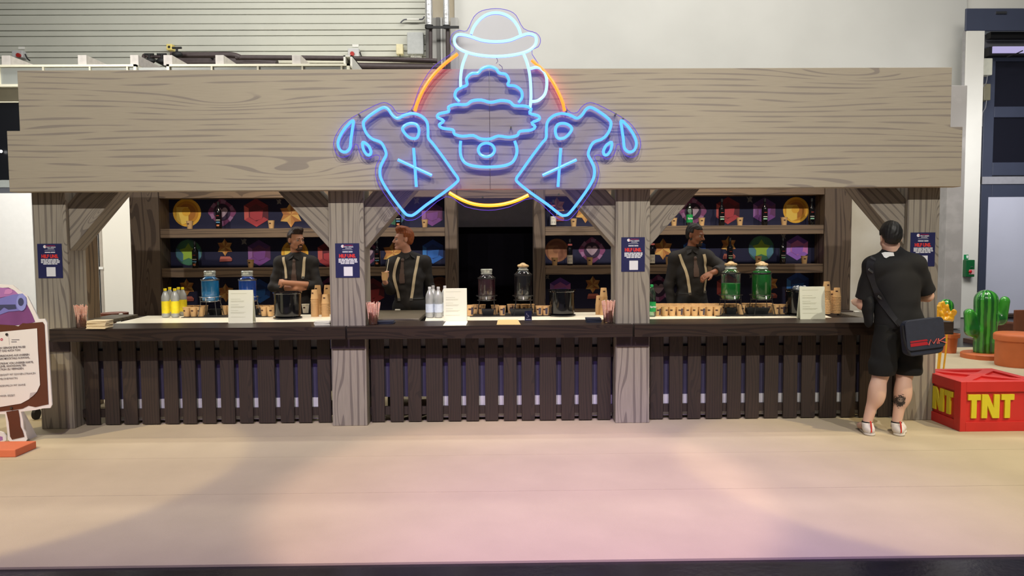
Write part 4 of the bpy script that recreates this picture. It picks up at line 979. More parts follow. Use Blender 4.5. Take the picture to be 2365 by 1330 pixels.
for px, py, lab in ((394, 728.5, 'yellow-capped bottle in the back row, between the two front ones'), (414, 728.5, 'yellow-capped bottle in the back row, right of the front ones'), (423.5, 728.5, 'rightmost yellow-capped bottle of the back row, nearest the cups'),
                    (383.5, 733, 'leftmost yellow-capped bottle in the front row'), (405.5, 733, 'right yellow-capped bottle of the front pair')):
    p = W_(px, py); petb('lemonade_bottle', p, lab, 'yellow-labelled lemonade bottles', M_YEL, M_YLB, M_CLR, h=.30, r=.040, lz=(.045, .175))
M_WLAB = mat('pale_blue_label', (196, 206, 224), .5, var=.1, vs=40); M_SIL = mat('silver_cap', (206, 206, 210), .35, var=0)
for px, py, lab in ((1001, 728.5, 'clear water bottle behind the leftmost one on the middle worktop'), (1028, 729.5, 'clear water bottle half behind the middle menu card'), (993, 733.5, 'leftmost clear water bottle on the middle worktop'), (1013, 733.5, 'clear water bottle with pale blue label, second from left in front')):
    petb('water_bottle', W_(px, py), lab, 'clear water bottles', M_SIL, M_WLAB, M_CLR, h=.31, r=.043, lz=(.055, .14))
petb('soda_bottle', W_(1505, 731), 'clear green soda bottle with green label on the right worktop beside the third post', 'green-labelled soda bottles', M_GRNL, M_GRNL, M_CLG, h=.32, r=.042, txt=('Sprite', .026, 1, .006), lz=(.05, .145))
petb('soda_bottle', shp(1592, 0), 'clear soda bottle with green label and black top on the upper right shelf', 'green-labelled soda bottles', M_BLACK, M_GRNL, M_CLG, h=.27, r=.040, txt=('Sprite', .027, .95, 0), lz=(.045, .155))

# drink dispensers
M_JAR = glass('jar_glass', (.98, .99, .99), .6, .05, .05)
def liquid(nm, c, a=.9):
    return mat(nm, c, .35, var=.08, vs=6, coat=.2)
def dispenser(px, py, top, lab, liq, fill=.86, wire=None, lid='glass', r=.088):
    p = W_(px, py); p = Vector((p.x, p.y, zw+Z6+.0005)); D_ = p.y+CAM_D; pp = FPX/D_
    z0 = .155; H_ = (py-top)/pp-.0; jh = H_-z0
    t = T('drink_dispenser', lab, 'dispenser', p, 'glass drink dispensers')
    wire = wire or M_STEEL
    MB().lathe([(.001, .004), (r*.9, .004), (r, .02), (r, jh*.70), (r*.93, jh*.77), (r*.62, jh*.84), (r*.62, jh*.88)], 26, p+Vector((0, 0, z0)), False, False).build('jar', M_JAR, t, smooth=True)
    fz = min(jh*.80, jh*.82*fill)
    pr = [(.001, .006), (r*.86, .006), (r*.965, .022), (r*.965, min(fz, jh*.70))]
    if fz > jh*.70: pr.append((r*.90, fz))
    pr.append((.001, pr[-1][1]))
    MB().lathe(pr, 26, p+Vector((0, 0, z0)), False, False).build('drink', liq, t, smooth=True)
    zl = z0+jh*.86
    if lid == 'glass':
        MB().lathe([(r*.60, 0), (r*.66, .004), (r*.66, .012), (r*.60, .016), (r*.64, .02), (r*.68, .05), (r*.62, .056), (.001, .056)], 22, p+Vector((0, 0, zl)), False, False).build('lid', mat('frosted_lid', (190, 196, 192), .2, var=.2, vs=40, metal=.3), t, smooth=True)
    else:
        MB().lathe([(r*.60, 0), (r*.64, .004), (r*.60, .012), (r*.5, .016), (r*.52, .03)], 22, p+Vector((0, 0, zl)), False, True).build('neck_ring', mat('frosted_lid', (190, 196, 192), .2, var=.2, vs=40, metal=.3), t, smooth=True)
        s = SDF(.005, .012); rr = random.Random(int(px))
        for k in range(9):
            a = 2*PI*k/9; s.ell((math.cos(a)*r*.5, math.sin(a)*r*.5, zl+.045+rr.uniform(-.002, .002)), (.017, .017, .013))
        s.ell((0, 0, zl+.045), (r*.6, r*.6, .016)); s.ell((0, 0, zl+.058), (r*.35, r*.35, .02)); s.mesh('lid', mat('amber_glass_lid', (206, 176, 132), .15, var=.25, vs=40, coat=.5), t)
    MB().lathe([(r*1.03, -.008), (r*1.05, 0), (r*1.03, .008)], 22, p+Vector((0, 0, z0+jh*.74)), False, False).build('neck_wire', wire, t)
    R_ = r*1.22
    for nm, zz_, q in (('stand_ring', z0+.045, R_), ('stand_ring', z0, R_*.9)):
        MB().tube([p+Vector((q*math.cos(a), q*math.sin(a), zz_)) for a in [2*PI*k/20 for k in range(20)]], .0035, 6, True).build(nm, wire, t, smooth=True)
    for k in range(4):
        a = PI/4+k*PI/2; d = Vector((math.cos(a), math.sin(a), 0))
        MB().tube([p+d*R_+Vector((0, 0, z0+.05)), p+d*R_*.98+Vector((0, 0, z0-.02)), p+d*R_*1.28+Vector((0, 0, .004))], .0038, 6).build('leg', wire, t, smooth=True)
    c = p+Vector((0, -r, z0+.035))
    MB().tube([c, c+Vector((0, -.035, 0)), c+Vector((0, -.045, -.025))], .008, 8).build('tap', M_STEEL, t, smooth=True)
M_WB = mat('black_wire', (22, 22, 24), .35, var=0)
dispenser(487.5, 731, 630, 'blue drink dispenser on the left worktop, left of the menu card', liquid('blue_drink', (24, 140, 205)), .88)
dispenser(573.5, 731, 630, 'darker blue drink dispenser half behind the left menu card', liquid('deep_blue_drink', (20, 90, 200)), .88)
dispenser(1124.5, 729, 625, 'dark purple drink dispenser with a clear lid on the middle worktop', liquid('plum_drink', (58, 24, 36)), .86, M_WB)
dispenser(1208.5, 729, 614, 'near-black drink dispenser with an amber lid on the middle worktop', liquid('black_drink', (12, 8, 16)), .86, M_WB, 'amber')
dispenser(1687, 728, 610, 'green drink dispenser only half full, left of the two on the right worktop', liquid('green_drink', (14, 122, 44)), .55, M_WB, 'amber', r=.094)
dispenser(1758, 728, 610, 'full dark green drink dispenser, right of the two on the right worktop', liquid('dark_green_drink', (10, 104, 30)), .99, M_WB, 'amber', r=.094)
M_TUB = mat('black_tub_plastic', (24, 25, 28), .35, var=0)
for px, py, w, lab in ((499, 728, 30, 'small black drip tub beneath the left blue dispenser'), (586, 728, 26, 'small black drip tub beneath the darker blue dispenser'), (1127, 728.5, 30, 'small black drip tub beneath the left dark dispenser'),
                       (1204, 728.5, 56, 'long black rectangular tub beneath the right dark dispenser'), (1687, 726, 26, 'small black drip tub beneath the half full green dispenser'), (1748, 726, 56, 'long black rectangular tub beneath the full green dispenser')):
    p = wm(px, py); W2 = w/(FPX/(p.y+CAM_D))/2; mb = MB()
    f = lambda W_2, D_2, z: [(p.x-W_2, p.y-D_2, p.z+z), (p.x+W_2, p.y-D_2, p.z+z), (p.x+W_2, p.y+D_2, p.z+z), (p.x-W_2, p.y+D_2, p.z+z)]
    mb.add(f(W2*.8, .035, 0)+f(W2, .045, .062)+f(W2*.93, .04, .062)+f(W2*.75, .03, .008), [(3, 2, 1, 0), (12, 13, 14, 15)]+[(k*4+j, k*4+(j+1) % 4, k*4+4+(j+1) % 4, k*4+4+j) for k in range(3) for j in range(4)])
    solid('drip_tub', mb, M_TUB, lab, 'tub', 'black tubs under the dispensers', bevel=.003)

# black ice buckets on foot plates
def bucket(px, py, top, w, lab, extra=False):
    p = W_(px, py); pp = FPX/(p.y+CAM_D); h = (py-top)/pp*.96; r = w/pp/2
    t = T('ice_bucket', lab, 'bucket', p, 'glossy black ice buckets')
    MB().lathe([(r*.8, 0), (r*.99, .004), (r*.99, .012), (r*.8, .022), (r*.78, .03)], 30, p).build('foot_plate', M_BLACKG, t, smooth=True)
    MB().lathe([(r*.86, .024), (r*.9, .03), (r*.92, h*.5), (r*.94, h-.02), (r*1.0, h-.012), (r*1.0, h), (r*.93, h), (r*.90, h-.03), (r*.85, .05), (.001, .045)], 36, p, True, False).build('pail', M_BLACKG, t, smooth=True)
    if extra:
        rr = random.Random(4); s = SDF(.005, .01)
        for k in range(8): s.ell((rr.uniform(-.06, .06), rr.uniform(-.05, .05), h+rr.uniform(-.02, .025)), (.03, .012, .02), Matrix.Rotation(rr.uniform(0, 3), 3, 'Y') @ Matrix.Rotation(rr.uniform(0, 3), 3, 'Z'))
        s.mesh('crumpled_foil_wrap', mat('crumpled_wrap', (150, 154, 160), .2, var=.3, vs=30, metal=.4), t)
bucket(665, 735, 671, 66, 'glossy black ice bucket in front of the arms-crossed barman')
bucket(1298, 729, 666, 64, 'glossy black ice bucket at the right of the middle worktop')
bucket(1846, 728, 665, 66, 'glossy black ice bucket with crumpled wrap, behind the right menu card', True)

# menu cards
M_CARD = mat('cream_card', (246, 245, 220), .6, var=0); M_LINE = mat('faint_grey_print', (208, 206, 182), .7, var=0)
def menu(x0, x1, yt, yb, lab, flapp=False):
    p = C_((x0+x1)/2, yb); y = min(p.y, .34); q0, q1 = P(x0, (yt+yb)/2, y), P(x1, (yt+yb)/2, y); zt_ = P((x0+x1)/2, yt, y).z
    t = T('menu_card', lab, 'menu', ((q0.x+q1.x)/2, y, zc), 'standing menu cards')
    w = q1.x-q0.x; h = zt_-zc
    MB().add([(q0.x, y, zc), (q1.x, y, zc), (q1.x, y+.03, zt_), (q0.x, y+.03, zt_), (q0.x, y+.002, zc), (q1.x, y+.002, zc), (q1.x, y+.032, zt_), (q0.x, y+.032, zt_)], [(0, 1, 2, 3), (7, 6, 5, 4), (0, 3, 7, 4), (1, 5, 6, 2), (3, 2, 6, 7), (0, 4, 5, 1)]).build('card', M_CARD, t)
    MB().add([(q0.x, y+.032, zt_), (q1.x, y+.032, zt_), (q1.x, y+.09, zc), (q0.x, y+.09, zc)], [(0, 1, 2, 3)]).build('rear_leaf', M_CARD, t)
    for f, a_, b_ in ((.11, .1, .74), (.28, .1, .5), (.335, .1, .64), (.36, .1, .62), (.45, .1, .42), (.505, .1, .66), (.53, .1, .62), (.62, .1, .4), (.675, .1, .7), (.70, .1, .64), (.82, .1, .7)):
        z_ = zt_-h*f; yy = y+.03*(1-f)-.0015; MB().add([(q0.x+w*a_, yy, z_), (q0.x+w*b_, yy, z_), (q0.x+w*b_, yy, z_+h*.007), (q0.x+w*a_, yy, z_+h*.007)], [(0, 1, 2, 3)]).build('print_line', M_LINE, t)
    return q0.x, q1.x, y
menu(526, 583, 670, 746, 'cream standing menu card on the left bay counter')
mx = menu(1024, 1078, 666, 742, 'cream standing menu card on the middle bay counter')
menu(1849, 1907, 662, 737, 'cream standing menu card on the right bay counter')
a, b = C_(1023, 752), C_(1080, 743); 
solid('paper_sheet', MB().box(a.x, b.x, a.y, mx[2]-.006, zc+.0004, zc+.0014), M_CARD, 'loose cream paper sheet lying in front of the middle menu card', 'paper')
for x0, x1, y0, y1, lab in ((1148, 1196, 738.5, 750, 'tan paper lying on the middle counter left of the small card'),):
    p0, p1, p2, p3 = C_(x0-1, y1), C_(x1+7, y1), C_(x1, y0), C_(x0+2, y0)
    solid('paper_sheet', MB().prismz([tuple(p)[:2] for p in (p0, p1, p2, p3)], zc+.0004, zc+.0014), mat('tan_paper', (206, 176, 120), .7, var=0), lab, 'paper')
# straw glasses
M_STR = {}
def strawmat():
    m, n, l, b = new_mat('striped_straw'); tc = n.new('ShaderNodeTexCoord'); w = n.new('ShaderNodeTexWave'); w.bands_direction = 'Z'; w.inputs['Scale'].default_value = 26; w.inputs['Distortion'].default_value = 1.5
    l.new(tc.outputs['Object'], w.inputs[0]); c = n.new('ShaderNodeValToRGB'); c.color_ramp.interpolation = 'CONSTANT'; c.color_ramp.elements[0].color = rgb((246, 232, 214)); c.color_ramp.elements[1].position = .55; c.color_ramp.elements[1].color = rgb((230, 128, 98))
    l.new(w.outputs['Color'], c.inputs[0]); l.new(c.outputs[0], b.inputs[0]); b.inputs['Roughness'].default_value = .6; return m
M_STRAW = strawmat()
for px, py, lab in ((189, 757, 'glass of red striped paper straws at the left end of the counter'), (862, 749.5, 'glass of red striped paper straws beside the second post'), (1405, 745.5, 'glass of red striped paper straws beside the third post')):
    p = C_(px, py); t = T('straw_glass', lab, 'glass', p, 'glasses of striped straws'); r = .046
    MB().lathe([(.001, .002), (r*.93, .002), (r*.95, .01), (r, .12)], 18, p, False, False).build('tumbler', glass('tumbler_glass', (.95, .96, .96), 1.0, .04), t, smooth=True)
    rr = random.Random(int(px)); base = None
    for k in range(46):
        a = rr.uniform(0, 2*PI); q = r*.95*math.sqrt(rr.random()); b_ = p+Vector((q*.8*math.cos(a), q*.8*math.sin(a), .006)); e_ = p+Vector((q*1.5*math.cos(a)+rr.uniform(-.008, .008), q*1.5*math.sin(a), .20+rr.uniform(-.014, .008)))
        MB().tube([b_, e_], .0042, 6).build('paper_straw', M_STRAW, t)
# napkins and folded cloths
M_NAP = mat('cream_napkin', (236, 218, 182), .9, var=.04); M_NAPB = mat('navy_napkin', (34, 38, 54), .9, var=.04)
for px, py, w, n, m, lab in ((221, 760, 46, 11, M_NAP, 'pile of cream paper napkins at the left end of the counter'), (743, 752, 37, 6, mat('white_napkin', (226, 224, 206), .9, var=.03), 'pile of white napkins beside the second post'), (890, 749, 38, 4, M_NAPB, 'pile of navy paper napkins right of the middle straw glass'), (1373, 745.5, 36, 6, M_NAPB, 'pile of navy paper napkins left of the right straw glass')):
    p = C_(px, py); W2 = w/(FPX/(p.y+CAM_D))/2; rr = random.Random(int(px)); t = T('napkin_pile', lab, 'napkins', p+Vector((0, .07, .0)), 'piles of folded napkins')
    for k in range(n):
        c = p+Vector((rr.uniform(-.004, .004), .07+rr.uniform(-.004, .004), .0005+.0065*k+.003)); MB().obox(c, (W2*2*.96, .13, .006), Matrix.Rotation(rr.uniform(-.06, .06), 3, 'Z')).build('napkin', m, t, bevel=.002)
# little navy card in a clear stand
p = C_(1220, 744); a = P(1212, 738, p.y); b = P(1228, 718, p.y); t = T('card_holder', 'tiny navy card in a clear stand on the middle counter', 'card holder', (p.x, p.y, zc))
MB().box(a.x, b.x, p.y, p.y+.002, zc+.012, zc+.105).build('card', M_PNAVY, t)
MB().box(a.x-.002, b.x+.002, p.y-.003, p.y-.001, zc, zc+.108).build('clear_front', glass('holder_clear', (.96, .97, 1), .8, .02), t)
MB().box(a.x-.002, b.x+.002, p.y-.003, p.y+.03, zc, zc+.003).build('foot', glass('holder_clear'), t)
cx = (a.x+b.x)/2; MB().tube(catmull([(cx-.012, p.y-.0005, zc+.085), (cx-.014, p.y-.0005, zc+.07), (cx+.002, p.y-.0005, zc+.062), (cx+.004, p.y-.0005, zc+.05), (cx-.014, p.y-.0005, zc+.045)]), .0022, 5).build('swirl_mark', M_PWH, t)
MB().box(a.x+.01, b.x-.01, p.y-.0008, p.y, zc+.022, zc+.03).build('print_line', M_PWH, t)
# wooden stool top by the left board
q = P(264, 722, 2.0)
solid('stool', MB().lathe([(.12, 0), (.15, .02), (.15, .06)], 20, (q.x, 2.0, q.z-.06)).lathe([(.02, -.80), (.02, 0)], 8, (q.x, 2.0, q.z-.06)).lathe([(.15, -.87+.0), (.15, -.85)], 16, (q.x, 2.0, q.z-.06)), mat('cherry_wood', (120, 62, 40), .5), 'reddish wooden stool behind the left board', 'stool')
# ------------------------------------------------------------------ people
def skin_mat(nm, col, tattoo=None):
    m, n, l, b = new_mat(nm); b.inputs['Roughness'].default_value = .5; b.inputs['Subsurface Weight'].default_value = .08; b.inputs['Subsurface Radius'].default_value = (.02, .008, .005)
    tc = n.new('ShaderNodeTexCoord'); no = n.new('ShaderNodeTexNoise'); no.inputs['Scale'].default_value = 9; l.new(tc.outputs['Object'], no.inputs['Vector'])
    r = n.new('ShaderNodeValToRGB'); r.color_ramp.elements[0].position = .35; r.color_ramp.elements[1].position = .7
    c = rgb(col); r.color_ramp.elements[0].color = (c[0]*1.0, c[1]*.93, c[2]*.91, 1); r.color_ramp.elements[1].color = c
    l.new(no.outputs['Fac'], r.inputs['Fac']); out = r.outputs[0]
    if tattoo is not None:
        def blob(cx, cz, rx, rz, soft, jag=0):
            s = n.new('ShaderNodeSeparateXYZ'); l.new(tc.outputs['Object'], s.inputs[0])
            dx = math_(n, l, 'DIVIDE', math_(n, l, 'SUBTRACT', s.outputs[0], cx), rx); dz = math_(n, l, 'DIVIDE', math_(n, l, 'SUBTRACT', s.outputs[2], cz), rz)
            d = math_(n, l, 'SQRT', math_(n, l, 'ADD', math_(n, l, 'MULTIPLY', dx, dx), math_(n, l, 'MULTIPLY', dz, dz)))
            if jag:
                q = n.new('ShaderNodeTexNoise'); q.inputs['Scale'].default_value = 90; l.new(tc.outputs['Object'], q.inputs['Vector']); d = math_(n, l, 'ADD', d, math_(n, l, 'MULTIPLY', math_(n, l, 'SUBTRACT', q.outputs['Fac'], .5), jag))
            mr = n.new('ShaderNodeMapRange'); l.new(d, mr.inputs[0]); mr.inputs[1].default_value = 1; mr.inputs[2].default_value = 1-soft; mr.inputs[3].default_value = 0; mr.inputs[4].default_value = 1; return mr.outputs[0]
        tx, tz = tattoo
        s = n.new('ShaderNodeSeparateXYZ'); l.new(tc.outputs['Object'], s.inputs[0]); front = math_(n, l, 'LESS_THAN', s.outputs[1], .03)
        for (dx, dz, rx, rz, col_, sf, jg) in ((0, 0, .036, .060, (52, 46, 46), .25, 1.3), (0, .012, .019, .022, (150, 134, 124), .4, 0), (-.008, .014, .005, .006, (30, 28, 30), .3, 0), (.008, .014, .005, .006, (30, 28, 30), .3, 0), (0, -.024, .018, .014, (30, 28, 30), .5, .5)):
            mx = n.new('ShaderNodeMix'); mx.data_type = 'RGBA'; l.new(math_(n, l, 'MULTIPLY', blob(tx+dx, tz+dz, rx, rz, sf, jg), front), mx.inputs[0]); l.new(out, mx.inputs[6]); mx.inputs[7].default_value = rgb(col_); out = mx.outputs[2]
    l.new(out, b.inputs['Base Color']); return m
def RZ(d): return Matrix.Rotation(math.radians(d), 3, 'Z')
def RX(d): return Matrix.Rotation(math.radians(d), 3, 'X')
def RY(d): return Matrix.Rotation(math.radians(d), 3, 'Y')
def head_sdf(c, R, slim=1.0, res=.0045):
    s = SDF(res, .018)
    s.ell((0, .018, .035), (.074*slim, .094, .088)); s.ell((0, -.030, -.028), (.060*slim, .062, .082), k=.03)
    for q in (-1, 1):
        s.cap((q*.048*slim, .002, -.060), (q*.012, -.068, -.100), .022, .017, k=.02); s.ell((q*.038, -.060, -.030), (.022, .022, .022), k=.02)
        s.ell((q*.012, -.097, -.036), (.009, .010, .008), k=.008); s.ell((q*(.076*slim), .014, -.008), (.009, .019, .031), R=RZ(q*-18), k=.006)
    s.ell((0, -.078, -.100), (.022, .018, .018), k=.015)
    s.cap((-.034, -.082, .020), (.034, -.082, .020), .011, .011, k=.014)
    s.cap((0, -.090, .006), (0, -.111, -.030), .008, .013, k=.010)
    for q in (-1, 1): s.sub((q*.031, -.100, -.001), (.017, .016, .011), k=.010)
    s.cap((-.018, -.089, -.058), (.018, -.089, -.058), .0065, .0065, k=.005); s.cap((-.014, -.089, -.070), (.014, -.089, -.070), .0075, .0075, k=.005); s.sub((0, -.100, -.064), (.022, .010, .002), k=.003)
    return s.xform(c, R)
def hand_sdf(s, w, d, pn, side, curl=.5, spread=.14, sz=1.0):
    """palm and five fingers: w wrist, d pointing direction, pn palm normal, side +1/-1 puts the thumb"""
    w = Vector(w); d = Vector(d).normalized(); pn = Vector(pn); pn = (pn-d*pn.dot(d)).normalized(); a = d.cross(pn)*side
    R = Matrix((a, d, pn)).transposed()
    s.ell(w+d*.045*sz, (.040*sz, .052*sz, .016*sz), R=R, k=.012)
    for i, (off, ln) in enumerate(((.029, .068), (.010, .078), (-.010, .072), (-.028, .055))):
        b = w+d*.075*sz+a*off*sz; dr = d; ax = a*1.0
        for j, f in enumerate((.45, .32, .25)):
            ang = curl*(.55, .9, .8)[j]; dr = Quaternion(a, ang if (d.cross(a)).dot(pn) < 0 else -ang) @ dr
            e = b+dr*ln*f*sz; s.cap(b, e, .0088*sz, .0080*sz, k=.004); b = e
    b = w+d*.022*sz+a*.030*sz; dr = (d*.75+a*.65+pn*.25*curl).normalized(); e = b+dr*.036*sz; s.cap(b, e, .0125*sz, .0105*sz, k=.008)
    dr = (d*.95+a*.15+pn*.35*curl).normalized(); s.cap(e, e+dr*.030*sz, .0100*sz, .0085*sz, k=.004)
def hair_mesh(nm, c, R, m, parent, front=.060, side=-.012, nape=-.062, puff=.008, quiff=0, seed=0, res=.0045, slim=1.0, amp=1.0):
    s = SDF(res, .014); s.ell((0, .022, .038), (.074*slim+puff, .094+puff, .090+puff*1.3))
    if quiff: s.ell((0, -.045, .105+quiff*.3), (.052, .042, .022+quiff*.5), k=.03); s.ell((.01, -.01, .118+quiff*.2), (.055, .05, .018), k=.03)
    s.ell((0, .070, -.02), (.060*slim, .035, .05), k=.03)
    Ri = np.array(R).T; c_ = np.array(c, float)
    def loc(X, Y, Z):
        Q = np.stack([X-c_[0], Y-c_[1], Z-c_[2]], -1)@Ri.T; return Q[..., 0], Q[..., 1], Q[..., 2]
    def noise(X, Y, Z):
        x, y, z = loc(X, Y, Z); a = np.arctan2(x, y+.02)
        return amp*.0016*np.sin(a*31+seed+z*60+3*np.sin(y*40))+amp*.0022*np.sin(x*130+y*60+seed*2+2*np.sin(z*50))*np.sin(y*85+z*45)
    def clip(X, Y, Z):
        x, y, z = loc(X, Y, Z)
        fr = np.minimum((front+.35*np.abs(x)-.0*y)-z, (side-.55*np.clip(z-.0, -.1, .06))-y)    # >0 in the bare face zone
        fr = np.minimum(front+.15*np.abs(x)-z, (side+.0*z)-(-y)*-1)
        k1 = front-z; k2 = side-y
        face = np.minimum(k1, k2)                       # positive = face area (low and in front)
        ear = np.minimum(.022-z, np.minimum(.040-y, np.abs(x)-.055))   # bare round the ears
        nk = nape+.25*np.clip(.06-y, 0, .2)-z
        return np.maximum(np.maximum(face, ear), nk)
    s.xform(c, R); return s.mesh(nm, m, parent, noise=noise, clip=clip)
M_EYE = mat('eye_white', (168, 158, 150), .25, var=0); M_IRIS = mat('dark_iris', (38, 26, 20), .2, var=0)
def face_bits(c, R, parent, brow_m, beard=None, moust=True, brows=True):
    c = Vector(c)
    for q in (-1, 1):
        e = c+R @ Vector((q*.031, -.0765, -.001)); o = MB().ell(e, (.0125, .0125, .0125), 8).build('eye', M_EYE, parent, smooth=True, local=True)
        f = e+R @ Vector((0, -.0098, -.0005)); MB().ell(f, (.0055, .0055, .0055), 6).build('iris', M_IRIS, o, smooth=True, local=True)
    if brows:
        s = SDF(.003, .004)
        for q in (-1, 1): s.cap((q*.016, -.0935, .020), (q*.044, -.084, .023), .0048, .0035)
        s.xform(c, R).mesh('eyebrows', brow_m, parent)
    if beard:
        s = SDF(.004, .012)
        for q in (-1, 1):
            s.cap((q*.050, .006, -.052), (q*.014, -.066, -.103), .0215, .0185)
            if moust: s.cap((q*.022, -.0865, -.062), (q*.004, -.0935, -.049), .0055, .007)
            if moust: s.cap((q*.024, -.0845, -.062), (q*.020, -.080, -.09), .006, .008)
        s.ell((0, -.080, -.100), (.024, .019, .019)); s.cap((0, -.090, -.082), (0, -.086, -.095), .008, .012)
        def noise(X, Y, Z): return .0012*np.sin(X*900)*np.sin(Z*800+Y*500)
        s.xform(c, R).mesh('beard', beard, parent, noise=noise)
def rot_about(J, ang, tilt=0):
    R = RZ(ang); return {k: tuple(R @ Vector(v)) for k, v in J.items()}
def torso(s, J, g=0.0, wide=1.0, belly=0.0, fold=0):
    v = lambda k: Vector(J[k])
    sh = (v('shR')-v('shL')); yaw = math.degrees(math.atan2(sh.y, sh.x)); R = RZ(yaw)
    hp = (v('hpR')-v('hpL')); Rp = RZ(math.degrees(math.atan2(hp.y, hp.x)))
    s.ell(v('pel'), (.165*wide+g, .115+g+belly*.5, .125+g), R=Rp, k=.05)
    mid = (v('pel')*.5+v('chest')*.5); s.ell(mid, (.145*wide+g, .102+g+belly, .17+g), R=R, k=.06)
    s.ell(v('chest'), (.168*wide+g, .115+g+belly*.3, .165+g), R=R, k=.06)
    up = v('chest')*.35+v('nk')*.65; s.ell(up, (.15*wide+g, .085+g, .08+g), R=R, k=.05)
    s.cap(v('shL'), v('shR'), .055+g, .055+g, k=.04)
    for q in ('L', 'R'): s.ell(v('sh'+q), (.062+g, .060+g, .062+g), k=.04); s.cap(v('nk')+Vector((0, 0, .02)), v('sh'+q), .045+g, .045+g, k=.04)
def arms(s, J, g=0.0, fat=1.0, only=None, end=1.0, clip=False, k=.025):
    v = lambda k: Vector(J[k])
    for q in ('L', 'R'):
        if only and q not in only: continue
        s.cap(v('sh'+q), v('el'+q), .054*fat+g, .042*fat+g, k=k)
        e = v('el'+q)+(v('wr'+q)-v('el'+q))*end
        s.cap(v('el'+q), e, .042*fat+g, (.042+(.028-.042)*end)*fat+g, k=k, clip=clip)
def legs(s, J, g=0.0, fat=1.0):
    v = lambda k: Vector(J[k])
    for q in ('L', 'R'):
        s.cap(v('hp'+q), v('kn'+q), .088*fat+g, .058*fat+g, k=.03); s.cap(v('kn'+q), v('an'+q), .055*fat+g, .036+g, k=.02)
        c = v('kn'+q)*.68+v('an'+q)*.32
        s.ell(c+Vector(J.get('calfdir', (0, .03, 0))), (.054*fat+g, .052*fat+g, .115+g), k=.04)
def bvh_of(*objs):
    vs, fs = [], []
    for o in objs:
        b = len(vs); vs += [v.co.copy() for v in o.data.vertices]; fs += [tuple(i+b for i in p.vertices) for p in o.data.polygons]
    return BVHTree.FromPolygons(vs, fs)
def ribbon(nm, path, w, m, bvh, parent, dirn=(0, 1, 0), start=-1.0, off=.006, th=.003, k=6, hits=None):
    """a strap laid on a surface: path is (x, z) [or points]; it is dropped onto the cloth along dirn"""
    d = Vector(dirn).normalized(); pts = catmull([(a, 0, b) for a, b in path], k); hit = []
    for p in pts:
        o = Vector((p.x, 0, p.z))-d*1.0; h = bvh.ray_cast(o, d)
        if h[0] is not None: hit.append(h[0]-d*off)
        elif hit: q = hit[-1].copy(); q.x += p.x-hit[-1].x; q.z = p.z; hit.append(q)
    if hits: hit = hits
    for _ in range(3): hit = [hit[0]]+[(hit[i-1]+hit[i]*2+hit[i+1])/4 for i in range(1, len(hit)-1)]+[hit[-1]]
    vs = []; fs = []; n = len(hit)
    for i, p in enumerate(hit):
        t = (hit[min(n-1, i+1)]-hit[max(0, i-1)]).normalized(); s_ = t.cross(d).normalized(); nn = s_.cross(t).normalized()
        ww = w[i*(len(w)-1)//max(1, n-1)]/2 if isinstance(w, (list, tuple)) else w/2
        for a, b in ((-1, -1), (1, -1), (1, 1), (-1, 1)):
            q = p+s_*ww*a; h = bvh.ray_cast(q-d*1.0, d)[0]
            dd = (h-d*off-q).dot(d) if h is not None else 0
            vs.append(q+d*(max(-.03, min(.03, dd))+b*th))
    for i in range(n-1):
        for j in range(4): fs.append((i*4+j, i*4+(j+1) % 4, i*4+4+(j+1) % 4, i*4+4+j))
    fs += [(3, 2, 1, 0), tuple(range((n-1)*4, n*4))]
    o = MB().add(vs, fs).build(nm, m, parent, smooth=True, local=True); return o, hit
def folds(a=.004, f=34, ph=0):
    def n(X, Y, Z): return (a*np.sin(f*(X*.8+Z*.55+.12*np.sin(9*Z+ph))+ph)*np.sin(17*Z-11*X+ph*2)+a*.6*np.sin(f*1.7*(Z-.7*X)+ph)*np.sin(13*X+8*Y)).astype(np.float32)
    return n
M_SHIRT = mat('black_shirt', (30, 27, 28), .75, var=.15, vs=5); M_TROU = mat('black_trousers', (22, 22, 26), .8, var=.1); M_SUSP = mat('cream_braces', (206, 190, 160), .8, var=.05, vs=60)
M_TIE = mat('brown_grey_tie', (84, 66, 60), .6, var=.1, vs=80); M_SHOE = mat('black_shoe', (18, 17, 18), .4, var=0)

